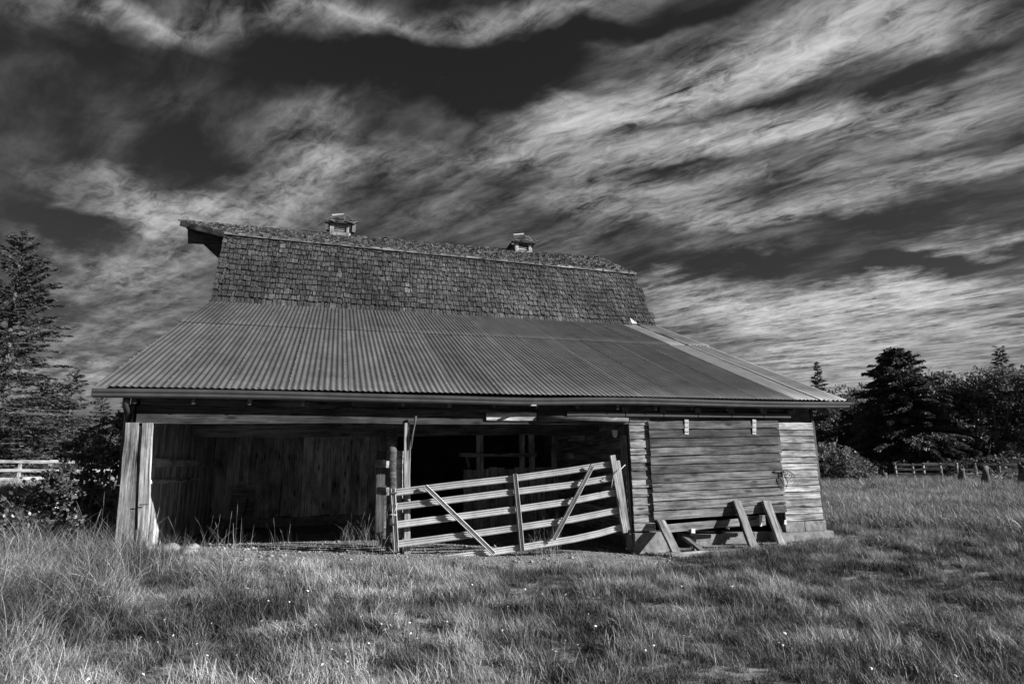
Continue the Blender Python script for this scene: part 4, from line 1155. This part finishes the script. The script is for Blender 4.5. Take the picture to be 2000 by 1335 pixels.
# ---- power lines over the left
for i, (y0, y1, dst) in enumerate(((788, 793, 26), (797, 801, 26.5))):
    a = atD(-60, y0, dst); b = atD(330, y1 + 3, dst + 6)
    pts = [a + (b - a) * t + np.array([0, 0, -0.25 * 4 * t * (1 - t)]) for t in np.linspace(0, 1, 9)]
    tag(MB().tube([tuple(p) for p in pts], 0.008, 5).build('overhead_wire', 'wire_metal', None, True), ('upper', 'lower')[i] + ' of two low overhead wires crossing the left conifers', 'wire', 'low overhead wires at the left')
for i, (p, q, dst, lb) in enumerate(((( -40, 470), (700, 640), 30, 'highest thin overhead wire slanting across the left sky'), ((-40, 500), (640, 700), 31, 'middle thin overhead wire slanting across the left sky'), ((-40, 600), (500, 650), 32, 'lowest thin overhead wire slanting across the left sky'))):
    a = atD(p[0], p[1], dst); b = atD(q[0], q[1], dst + 14)
    pts = [a + (b - a) * t + np.array([0, 0, -0.5 * 4 * t * (1 - t)]) for t in np.linspace(0, 1, 13)]
    tag(MB().tube([tuple(x_) for x_ in pts], 0.0045, 5).build('overhead_wire', 'wire_metal', None, True), lb, 'wire', 'thin overhead wires in the left sky')

# ---- right tree line
RG = 'trees beyond the right field'
b = gpos(1778, 72); conifer('spruce_tree', b, top_h(1778, 680, b), 7.6, 'broad dark spruce with drooping boughs, largest tree on the right', 31, RG, mat='needles_dark', whorls=46, per=10, ncards=320, csize=0.42, droop=0.45, shape=0.66, hang=0.9, bare=0.05)
b = gpos(1617, 88); conifer('conifer_tree', b, top_h(1617, 706, b), 3.6, 'small tiered conifer rising beside the right end of the barn eave', 32, RG, mat='needles_dark', whorls=34, per=9, ncards=90, csize=0.42, droop=0.25, shape=0.9, hang=0.2)
b = gpos(1992, 92); conifer('conifer_tree', b, top_h(1992, 672, b), 4.0, 'conifer tip rising above the leafy trees at the right edge', 33, RG, mat='needles_dark', whorls=30, per=8, ncards=80, csize=0.45, droop=0.3, shape=0.7, hang=0.3)
def leafy(px_, dist, py_top, wpx, label, seed, mat='leaf_tree', n=9000, ls=0.34):
    b = gpos(px_, dist); H = top_h(px_, py_top, b); R_ = wpx / F_PX * dist / 2 * 1.0
    g = random.Random(seed)
    lobes = [(0, 0, H - R_ * 0.75, R_ * 0.75, R_ * 0.7)]
    for k in range(7):
        a = k * 0.9 + g.uniform(-0.3, 0.3)
        lobes.append((R_ * 0.62 * math.cos(a), R_ * 0.62 * math.sin(a), H * g.uniform(0.35, 0.78), R_ * g.uniform(0.42, 0.58), R_ * g.uniform(0.38, 0.55)))
    for k in range(4):
        a = k * 1.6 + g.uniform(-0.3, 0.3)
        lobes.append((R_ * 0.6 * math.cos(a), R_ * 0.6 * math.sin(a), H * g.uniform(0.12, 0.3), R_ * 0.5, H * 0.18))
    return broadleaf('leafy_tree', b, H, lobes, label, seed, RG, mat, n, ls)
leafy(1662, 84, 752, 95, 'round leafy tree right of the small conifer', 41, 'leaf_tree', 14000)
leafy(1700, 88, 742, 90, 'leafy tree half hidden behind the left side of the big spruce', 42, 'leaf_tree', 12000)
leafy(1845, 86, 718, 90, 'leafy tree peeping out behind the right side of the big spruce', 43, 'leaf_tree', 12000)
leafy(1893, 82, 728, 80, 'narrow leafy tree in the gap right of the big spruce', 44, 'leaf_dark', 11000)
leafy(1955, 76, 702, 130, 'tall leafy tree with a spreading crown at the far right', 45, 'leaf_tree', 20000, 0.32)
leafy(2040, 78, 705, 130, 'leafy tree cut by the right picture edge', 46, 'leaf_tree', 14000)
leafy(1630, 78, 790, 85, 'dark leafy tree close to the barn corner under the small conifer', 47, 'leaf_dark', 9000)
leafy(1740, 92, 790, 130, 'dark leafy tree filling in low behind the big spruce', 48, 'leaf_dark', 9000)
leafy(1910, 92, 790, 130, 'dark leafy tree low behind the narrow leafy one', 49, 'leaf_dark', 9000)
leafy(1990, 90, 770, 130, 'dark leafy tree low behind the spreading far right crown', 50, 'leaf_dark', 9000)
# shrubs in front of the tree line
b = gpos(1628, 52); broadleaf('shrub', b, 3.0, [(0, 0, 1.6, 1.5, 1.6), (1.3, 0.3, 1.0, 1.2, 1.1), (-1.3, 0, 1.1, 1.2, 1.2)], 'pale rounded shrub beside the barn corner, taller of the two', 61, 'pale shrubs at the right', 'leaf_pale', 7000, 0.20, 'shrub', False)
b = gpos(1668, 54); broadleaf('shrub', b, 2.4, [(0, 0, 1.1, 1.3, 1.3), (0.9, 0.3, 0.7, 0.9, 0.8), (-1.0, 0, 0.8, 0.9, 0.9)], 'pale domed shrub right of the taller pale one', 62, 'pale shrubs at the right', 'leaf_pale', 6000, 0.20, 'shrub', False)
for i, (px_, ds, hh, lb) in enumerate(((1725, 66, 1.6, 'low dark scrub left of the big spruce foot'), (1885, 68, 1.8, 'low dark scrub right of the big spruce foot'), (1975, 66, 2.2, 'low dark scrub at the far right behind the rail fence'))):
    b = gpos(px_, ds); broadleaf('shrub', b, hh, [(0, 0, hh * 0.4, 1.8, hh * 0.6), (2.0, 0, hh * 0.3, 1.5, hh * 0.5), (-2.0, 0, hh * 0.35, 1.6, hh * 0.5)], lb, 70 + i, 'dark scrub at the right', 'leaf_dark', 4000, 0.26, 'shrub', False)
# rail fence across the right field
rf_ = [gpos(px_, ds)[:2] for px_, ds in ((1748, 64), (1782, 63), (1803, 62), (1836, 61), (1868, 60), (1904, 58), (1950, 56), (1990, 54), (2040, 52))]
board_fence('rail_fence', rf_, (0.5, 0.9, 1.3), 'old pale rail fence along the far side of the right field', 'white_board', 0.05, 0.17, 1.4, (0.7, 1.25), 'wood_grey')
# a pale shed wall strip / sunlit lane behind the fence
lane = MB()
a, b = gpos(1740, 69)[:2], gpos(2050, 60)[:2]
d_ = np.array([0.25, 1.0]); d_ = d_ / np.linalg.norm(d_) * 4.5
lane.v = [(a[0], a[1], gz(*a) + 0.05), (b[0], b[1], gz(*b) + 0.05), (b[0] + d_[0], b[1] + d_[1], gz(*b) + 0.45), (a[0] + d_[0], a[1] + d_[1], gz(*a) + 0.45)]
lane.f = [(0, 1, 2, 3)]
tag(lane.build('lane', 'pale_branch'), kind='structure')
# fallen branches, stumps
def dead_branch(pts_px, dist, r0, label):
    P_ = [atD(p[0], p[1], dist + i * 0.3) for i, p in enumerate(pts_px)]
    root = empty('fallen_branch', tuple(P_[0])); tag(root, label, 'branch', 'dead branches at the far side of the field')
    m_ = MB(); m_.tube([tuple(p - P_[0]) for p in P_], [r0 * (1 - 0.75 * i / (len(P_) - 1)) for i in range(len(P_))], 6); m_.build('limb', 'pale_branch', root, True)
    for k in range(7):
        i = random.randrange(1, len(P_)); p = P_[i] - P_[0]; d_ = Vector((U(-1, 1), U(-0.3, 0.3), U(0.1, 1))).normalized() * U(0.6, 1.6)
        MB().tube([tuple(p), tuple(Vector(p) + d_ * 0.6 + Vector((0.1, 0, 0))), tuple(Vector(p) + d_)], [0.04, 0.025, 0.01], 5).build('twig', 'pale_branch', root, True)
dead_branch(((1672, 912), (1690, 907), (1705, 903), (1722, 899), (1732, 893)), 58, 0.10, 'pale fallen branch reaching up out of the grass by the shrubs')
dead_branch(((1985, 900), (1960, 903), (1945, 899), (1930, 892), (1888, 896)), 55, 0.11, 'pale fallen tree top in the brush at the far right')
dead_branch(((1690, 922), (1720, 918), (1745, 915), (1765, 918)), 57, 0.08, 'grey fallen limb lying low between shrubs and rail fence')
for px_, ds, hh, lb in ((1722, 56, 0.9, 'broken dark stump near the fallen branch'), (1872, 50, 1.0, 'dark stump in front of the right rail fence'), (1918, 46, 1.15, 'tall leaning stump in front of the right fence'), (1990, 44, 1.25, 'dark split stump at the right edge of the field')):
    b = gpos(px_, ds); m_ = MB(); n = 10
    for a in range(5):
        for q in range(n):
            th = 2 * math.pi * q / n; r_ = 0.21 * (1.35 - 0.16 * a) * U(0.85, 1.12); zz = hh * a / 4 * (1 if a < 4 else U(0.55, 1.25)) - (0.15 if a == 0 else 0)
            m_.v.append((r_ * math.cos(th) + 0.05 * a, r_ * math.sin(th), zz))
    for a in range(4):
        for q in range(n): m_.f.append((a * n + q, a * n + (q + 1) % n, (a + 1) * n + (q + 1) % n, (a + 1) * n + q))
    m_.f.append(tuple(4 * n + q for q in range(n)))
    tag(m_.build('tree_stump', 'bark', None, True, loc=tuple(b)), lb, 'stump', 'stumps along the right field edge')

b = gpos(1945, 54); bp_ = empty('brush_pile', tuple(b)); tag(bp_, 'low tangled pile of dead brush in front of the far right fence', 'brush')
tw_ = MB()
for k in range(110):
    x0, y0 = U(-2.6, 2.6), U(-0.8, 0.8); a = U(0, 6.28); l_ = U(0.6, 1.8); z0 = U(0.0, 0.9) * (1 - abs(x0) / 3.2)
    tw_.tube([(x0, y0, z0), (x0 + l_ * 0.5 * math.cos(a), y0 + l_ * 0.5 * math.sin(a), z0 + U(0.0, 0.35)), (x0 + l_ * math.cos(a), y0 + l_ * math.sin(a), z0 + U(-0.2, 0.5))], [0.035, 0.022, 0.008], 4, False)
tag(tw_.build('twigs', 'pale_branch', bp_, True), kind='stuff')

# ------------------------------------------------------------------ grass
def blades(g, n, rad_, hmin, hmax, wid, bend, seg=4, lean=(0, 0), seedhead=0.0):
    th = g.uniform(0, 2 * math.pi, n); rr = rad_ * np.sqrt(g.uniform(0, 1, n))
    bx, by = rr * np.cos(th), rr * np.sin(th)
    hd = g.uniform(0, 2 * math.pi, n); dx_ = np.cos(hd) + lean[0]; dy_ = np.sin(hd) + lean[1]
    nn = np.sqrt(dx_ ** 2 + dy_ ** 2) + 1e-6; dx_, dy_ = dx_ / nn, dy_ / nn
    H = g.uniform(hmin, hmax, n); B = g.uniform(0.2, 1.0, n) * bend
    face = g.uniform(0, 2 * math.pi, n); sx_, sy_ = np.cos(face), np.sin(face)
    V = np.zeros((n, (seg + 1) * 2, 3), np.float32); A = np.zeros((n, (seg + 1) * 2), np.float32)
    px_ = np.zeros(n); pz_ = np.zeros(n)
    for i in range(seg + 1):
        t = i / seg
        ang = B * t * 1.25
        if i > 0:
            st = H / seg; px_ = px_ + st * np.sin(ang); pz_ = pz_ + st * np.cos(ang)
        wv = wid * (1 - 0.85 * t ** 1.5)
        if seedhead and i >= seg - 1: wv = wid * seedhead * (1.0 if i == seg - 1 else 0.3)
        cx_, cy_ = bx + dx_ * px_, by + dy_ * px_
        V[:, i * 2] = np.stack([cx_ - sx_ * wv / 2, cy_ - sy_ * wv / 2, pz_], 1)
        V[:, i * 2 + 1] = np.stack([cx_ + sx_ * wv / 2, cy_ + sy_ * wv / 2, pz_], 1)
        A[:, i * 2:i * 2 + 2] = t
    k = (seg + 1) * 2
    q = np.array([[2 * i, 2 * i + 1, 2 * i + 3, 2 * i + 2] for i in range(seg)])
    Q = (np.arange(n)[:, None, None] * k + q[None]).reshape(-1, 4)
    return V.reshape(-1, 3), Q, A.ravel()
def tuft_mesh(name, parts, mat='grass_blade'):
    Vs, Qs, As = [], [], []; o_ = 0
    for (V, Q, A) in parts:
        Vs.append(V); Qs.append(Q + o_); As.append(A); o_ += len(V)
    me = npmesh(name, np.concatenate(Vs), np.concatenate(Qs), mat)
    at_ = me.attributes.new('along', 'FLOAT', 'POINT'); at_.data.foreach_set('value', np.concatenate(As).astype(np.float32))
    return me
gg = np.random.default_rng(99)
tufts = bpy.data.collections.new('tuft_library')
LEAN = (-0.9, 0.3)
defs = []
for k in range(6):   # 0-5 short fine turf
    defs.append([blades(gg, 40, 0.11, 0.04, 0.15, 0.0062, 1.1)])
for k in range(4):   # 6-9 silky leaning tufts
    defs.append([blades(gg, 60, 0.10, 0.10, 0.24, 0.005, 1.4, lean=(LEAN[0] * (0.5 + 0.3 * k), LEAN[1]))])
for k in range(3):   # 10-12 long arching grass
    defs.append([blades(gg, 40, 0.14, 0.28, 0.62, 0.005, 2.2, 7), blades(gg, 70, 0.16, 0.08, 0.24, 0.005, 1.5)])
for k in range(2):   # 13-14 seeding stalks
    defs.append([blades(gg, 5, 0.12, 0.30, 0.55, 0.003, 0.7, 6, seedhead=2.0), blades(gg, 30, 0.12, 0.1, 0.25, 0.005, 1.2)])
for k in range(3):   # 15-17 coarse far-field tufts
    defs.append([blades(gg, 60, 0.30, 0.16, 0.42, 0.012, 1.2, 3, lean=(LEAN[0] * 0.7, LEAN[1] * 0.7))])
for k in range(2):   # 18-19 broad-leaved weeds
    defs.append([blades(gg, 13, 0.09, 0.08, 0.20, 0.030, 1.5, 5)])
for k, dset in enumerate(defs):
    o = bpy.data.objects.new('tuft_%02d' % k, tuft_mesh('tuft_%02d' % k, dset)); tufts.objects.link(o)

def vnoise(x, y, s, seed):
    g = np.random.default_rng(seed); n = 256; tb = g.uniform(0, 1, (n, n))
    X, Y = x / s + 1000.3, y / s + 1000.7; i, j = np.floor(X).astype(int), np.floor(Y).astype(int); fx, fy = X - i, Y - j
    fx = fx * fx * (3 - 2 * fx); fy = fy * fy * (3 - 2 * fy)
    T = lambda a, b: tb[a % n, b % n]
    return (T(i, j) * (1 - fx) + T(i + 1, j) * fx) * (1 - fy) + (T(i, j + 1) * (1 - fx) + T(i + 1, j + 1) * fx) * fy
def scatter(g, n, dmin, dmax, amin, amax):
    r = np.sqrt(g.uniform(dmin ** 2, dmax ** 2, n)); a = np.radians(g.uniform(amin, amax, n)) + YAW
    return CAM[0] + r * np.sin(a), CAM[1] + r * np.cos(a), r
def grass_mask(x, y):
    inside = (x > 0.35) & (x < L - 0.3) & (y > 0.12) & (y < 2 * D3 - D1)
    return ~inside
PX, PY, PI_, PR, PS, PT = [], [], [], [], [], []
def add(x, y, idx, scl, tint, lean=None):
    PX.append(x); PY.append(y); PI_.append(idx); PS.append(scl); PT.append(tint)
g = np.random.default_rng(5)
# near field
x, y, r = scatter(g, 30000, 3.6, 17.0, -52, 52)
keep = grass_mask(x, y)
apron = sstep(-1.75, -0.8, y) * sstep(0.9, 1.8, x) * (1 - sstep(9.0, 9.6, x))          # trodden earth before the open bay
apron2 = sstep(-0.95, -0.45, y) * sstep(9.0, 9.5, x) * (1 - sstep(14.2, 14.8, x))
pk = 1 - np.maximum(apron * 0.96, apron2 * 0.7)
keep &= g.uniform(size=len(x)) < pk
x, y, r = x[keep], y[keep], r[keep]; apron = apron[keep]; apron2 = apron2[keep]
patch = vnoise(x, y, 0.55, 1) * 0.5 + vnoise(x, y, 0.22, 2) * 0.3 + vnoise(x, y, 2.2, 3) * 0.2
rank = vnoise(x, y, 1.3, 4)
leftz = sstep(3.8, 0.2, x) * sstep(-6.5, -2.0, y) + sstep(0.0, -1.5, x)
u_ = g.uniform(size=len(x))
idx = g.integers(0, 6, len(x))
silky = (u_ < 0.42) & (patch > 0.42)
idx = np.where(silky, g.integers(6, 10, len(x)), idx)
idx = np.where(u_ > 1 - 0.40 * np.clip(leftz, 0, 1) * (0.3 + rank), g.integers(10, 13, len(x)), idx)
idx = np.where((u_ > 0.50) & (u_ < 0.503 + 0.02 * np.clip(leftz, 0, 1)), g.integers(13, 15, len(x)), idx)
tint = np.clip((patch - 0.32) * 2.7, 0, 1) ** 1.6 * g.uniform(0.6, 1.15, len(x)) + 0.04
idx = np.where((u_ > 0.60) & (u_ < 0.60 + 0.05 * (rank > 0.5)), g.integers(18, 20, len(x)), idx)
hum = vnoise(x, y, 0.33, 12)
scl = 0.86 * g.uniform(0.7, 1.2, len(x)) * (0.5 + 1.0 * hum) * (0.8 + 0.4 * patch)
idx = np.where((r < 8.5) & (idx >= 13), 2, idx)
near_apron = np.clip(apron + apron2, 0, 1)
scl *= 1 - 0.45 * near_apron
add(x, y, idx, scl, np.clip(tint, 0, 1))
# middle and far field
for (n, d0, d1, a0, a1, s0) in ((16000, 17, 36, -55, 58, 1.0), (14000, 36, 66, -50, 58, 1.35)):
    x, y, r = scatter(g, n, d0, d1, a0, a1)
    keep = grass_mask(x, y) & ~((x > -0.5) & (x < 15) & (y > 0)); x, y = x[keep], y[keep]
    patch = vnoise(x, y, 1.2, 1) * 0.5 + vnoise(x, y, 0.5, 2) * 0.25 + vnoise(x, y, 5.0, 3) * 0.25
    tint = np.clip((patch - 0.22) * 1.5, 0, 1) * g.uniform(0.8, 1.1, len(x)) + 0.12
    add(x, y, g.integers(15, 18, len(x)), g.uniform(0.7, 1.25, len(x)) * s0 * (0.7 + 0.5 * patch), np.clip(tint, 0, 1))
X = np.concatenate(PX); Y = np.concatenate(PY); IDX = np.concatenate(PI_).astype(np.int32); SC = np.concatenate(PS); TI = np.concatenate(PT)
Z = ground(X, Y) - 0.01

def grass_object(name, X, Y, Z, IDX, SC, TI, g):
    me = bpy.data.meshes.new(name); me.vertices.add(len(X)); me.vertices.foreach_set('co', np.stack([X, Y, Z], 1).astype(np.float32).ravel())
    swirl = (vnoise(X, Y, 0.8, 8) - 0.5) * 5.0
    rot = np.stack([g.normal(0, 0.18, len(X)), g.normal(0, 0.18, len(X)), np.where(IDX < 6, g.uniform(0, 6.28, len(X)), swirl + g.normal(0, 0.6, len(X)))], 1)
    at_ = me.attributes.new('rot', 'FLOAT_VECTOR', 'POINT'); at_.data.foreach_set('vector', rot.astype(np.float32).ravel())
    at_ = me.attributes.new('scl', 'FLOAT', 'POINT'); at_.data.foreach_set('value', SC.astype(np.float32))
    at_ = me.attributes.new('tint', 'FLOAT', 'POINT'); at_.data.foreach_set('value', TI.astype(np.float32))
    at_ = me.attributes.new('idx', 'INT', 'POINT'); at_.data.foreach_set('value', IDX)
    o = link(name, me)
    ng = bpy.data.node_groups.new(name + '_nodes', 'GeometryNodeTree')
    ng.interface.new_socket('Geometry', in_out='INPUT', socket_type='NodeSocketGeometry'); ng.interface.new_socket('Geometry', in_out='OUTPUT', socket_type='NodeSocketGeometry')
    gi = ng.nodes.new('NodeGroupInput'); go = ng.nodes.new('NodeGroupOutput')
    ip = ng.nodes.new('GeometryNodeInstanceOnPoints'); ci = ng.nodes.new('GeometryNodeCollectionInfo')
    ci.inputs['Collection'].default_value = tufts; ci.inputs['Separate Children'].default_value = True; ci.inputs['Reset Children'].default_value = True
    ng.links.new(gi.outputs[0], ip.inputs['Points']); ng.links.new(ci.outputs[0], ip.inputs['Instance'])
    ip.inputs['Pick Instance'].default_value = True
    def na(nm, typ):
        nd = ng.nodes.new('GeometryNodeInputNamedAttribute'); nd.data_type = typ; nd.inputs['Name'].default_value = nm
        return nd.outputs['Attribute']
    ng.links.new(na('idx', 'INT'), ip.inputs['Instance Index'])
    ng.links.new(na('rot', 'FLOAT_VECTOR'), ip.inputs['Rotation'])
    ng.links.new(na('scl', 'FLOAT'), ip.inputs['Scale'])
    ng.links.new(ip.outputs[0], go.inputs[0])
    md = o.modifiers.new('scatter', 'NODES'); md.node_group = ng
    return o
fg = grass_object('field_grass', X, Y, Z, IDX, SC, TI, g)
tag(fg, 'dry wind-combed meadow grass around the barn', 'grass', kind='stuff')

# tall clumps one can pick out
def clump(px_, py_, n, h0, h1, spread, label, seed, stalk=6, bend=1.1, wid=0.0048):
    d = px_ray(px_, py_); t_ = (0.1 - CAM[2]) / d[2]; p = CAM + d * t_
    for _ in range(6):
        t_ = (gz(p[0], p[1]) - CAM[2]) / d[2]; p = CAM + d * t_
    g_ = np.random.default_rng(seed)
    root = empty('grass_clump', (p[0], p[1], gz(p[0], p[1]) - 0.02)); tag(root, label, 'grass', 'tall grass clumps')
    V, Q, A = blades(g_, n, spread, h0, h1, wid, bend, 7)
    link('blades', tuft_mesh('blades', [(V, Q, A)], 'dry_stem'), root)
    if stalk:
        V, Q, A = blades(g_, stalk, spread * 0.8, h1 * 0.9, h1 * 1.35, wid * 0.6, 0.7, 8, seedhead=1.6)
        link('seed_stalks', tuft_mesh('seed_stalks', [(V, Q, A)], 'dry_stem'), root)
clump(705, 1068, 150, 0.3, 0.62, 0.42, 'tall dry grass clump at the left foot of the gate', 201, 10)
clump(1062, 1082, 150, 0.25, 0.55, 0.30, 'shaggy grass clump growing through the gate beside its middle upright', 202, 8)
clump(1085, 1075, 50, 0.3, 0.6, 0.12, 'thin upright grass clump at the foot of the gate right brace', 203, 5, 0.6)
clump(120, 1062, 260, 0.5, 1.05, 0.75, 'big arching grass clump in front of the leafy bush', 204, 12, 1.5, 0.0055)
clump(30, 1090, 220, 0.5, 1.0, 0.7, 'arching grass clump at the left picture edge', 205, 10, 1.6, 0.0055)
clump(205, 1085, 170, 0.4, 0.8, 0.5, 'arching grass clump at the foot of the left corner boards', 206, 8, 1.5)
clump(300, 1120, 200, 0.3, 0.65, 0.6, 'dense grass clump below the pale stones', 207, 8, 1.4)
clump(430, 1085, 26, 0.25, 0.6, 0.45, 'sparse tall grass stems at the left of the open bay', 208, 9, 0.9)
clump(550, 1080, 14, 0.2, 0.45, 0.25, 'few thin grass stems in the middle of the open bay', 209, 7, 0.6)
clump(1835, 1060, 170, 0.3, 0.6, 0.35, 'dark upright grass clump in the right field', 210, 0, 0.7)
clump(800, 1110, 160, 0.15, 0.4, 0.6, 'tangled low grass clump just below the gate left end', 211, 6, 1.4)

# loose gravel and litter on the trodden floor (too small to pick apart)
gv = np.random.default_rng(77); n = 7500
gx_ = gv.uniform(0.8, 14.2, n); gy_ = np.where(gx_ < 9.2, gv.uniform(-1.7, 3.2, n), gv.uniform(-1.2, 0.1, n)); gs = gv.uniform(0.006, 0.022, n) * (1 + 1.2 * (gv.uniform(size=n) > 0.95))
base_o = np.array([(1, 0, 0), (0, 1, 0), (-1, 0, 0), (0, -1, 0), (0, 0, 0.8), (0, 0, -0.5)], float)
Vg = base_o[None] * gs[:, None, None] * gv.uniform(0.6, 1.4, (n, 6, 3)); Vg += np.stack([gx_, gy_, ground(gx_, gy_) + gs * 0.2], 1)[:, None]
fo = np.array([(0, 1, 4), (1, 2, 4), (2, 3, 4), (3, 0, 4), (1, 0, 5), (2, 1, 5), (3, 2, 5), (0, 3, 5)])
go_ = link('gravel', npmesh('gravel', Vg.reshape(-1, 3), (np.arange(n)[:, None, None] * 6 + fo[None]).reshape(-1, 3), 'stone'))
tag(go_, 'loose gravel and litter scattered over the trodden floor of the open bay', 'gravel', kind='stuff')

# white daisies
dm = MB(); n = 12
for k in range(n):
    a = 2 * math.pi * k / n; rr = 0.019 if k % 2 == 0 else 0.013
    dm.v.append((rr * math.cos(a), rr * math.sin(a), 0.002 if k % 2 else 0.0))
dm.v.append((0, 0, 0.008)); dm.f = [(k, (k + 1) % n, n) for k in range(n)]
dm.v.append((0, 0, -0.004)); dm.f += [((k + 1) % n, k, n + 1) for k in range(n)]
dmesh = mesh('flower_head', dm.v, dm.f, 'white_paint')
sm_ = MB().tube([(0, 0, -0.22), (0.006, 0.004, -0.1), (0, 0, -0.003)], 0.0022, 4)
smesh = mesh('flower_stem', sm_.v, sm_.f, 'dry_stem')
spots = [(1380 / 2.857, 1000 + 422 / 2.857), (1497, 492), (1615, 498), (1717, 436), (1870, 320), (1180, 617), (917, 598), (965, 685), (1097, 733), (1320, 795), (1153, 835), (1156, 797), (488, 930), (800, 902), (785, 695), (1425, 928), (1452, 943), (1795, 848), (1850, 762), (1928, 787), (1694, 626), (1760, 627), (1026, 437), (1542, 605), (1457, 605), (880, 722), (227, 905), (1935, 830)]
spots = [spots[0]] + [(a / 2.857, 1000 + b / 2.857) for a, b in spots[1:]]
s2 = [(335, 421), (155, 495), (271, 535), (290, 566), (409, 512), (428, 528), (350, 478), (495, 486), (470, 615), (433, 588), (200, 642), (72, 700), (342, 797), (778, 316), (761, 420), (975, 438), (1072, 343), (1170, 368), (1299, 372), (1425, 480), (1464, 547), (1365, 652), (1378, 675), (1226, 680), (1242, 690), (1743, 683), (1790, 655), (1958, 602), (1945, 325), (1295, 626), (637, 522), (320, 543), (77, 745), (943, 573)]
spots += [(650 + a / 2.857, 1030 + b / 2.857) for a, b in s2]
s3 = [(105, 975), (135, 950), (632, 1012), (652, 1026), (665, 958), (1145, 1155), (1760, 708), (1620, 1195), (1320, 897), (90, 700), (372, 697), (1800, 568)]
spots += [(1300 + a / 2.857, 900 + b / 2.857) for a, b in s3]
for (px_, py_) in spots:
    d = px_ray(px_, py_); p = CAM + d * ((0.15 - CAM[2]) / d[2])
    for _ in range(5): p = CAM + d * ((gz(p[0], p[1]) + 0.17 - CAM[2]) / d[2])
    e_ = empty('daisy', tuple(p)); tag(e_, 'small white daisy head standing in the foreground grass', 'flower', 'white daisies in the foreground grass')
    e_.rotation_euler = (U(0.1, 0.7), U(-0.4, 0.5), U(0, 6)); sc1 = U(0.5, 1.0); e_.scale = (sc1, sc1, sc1)
    link('flower_head', dmesh, e_); link('flower_stem', smesh, e_)
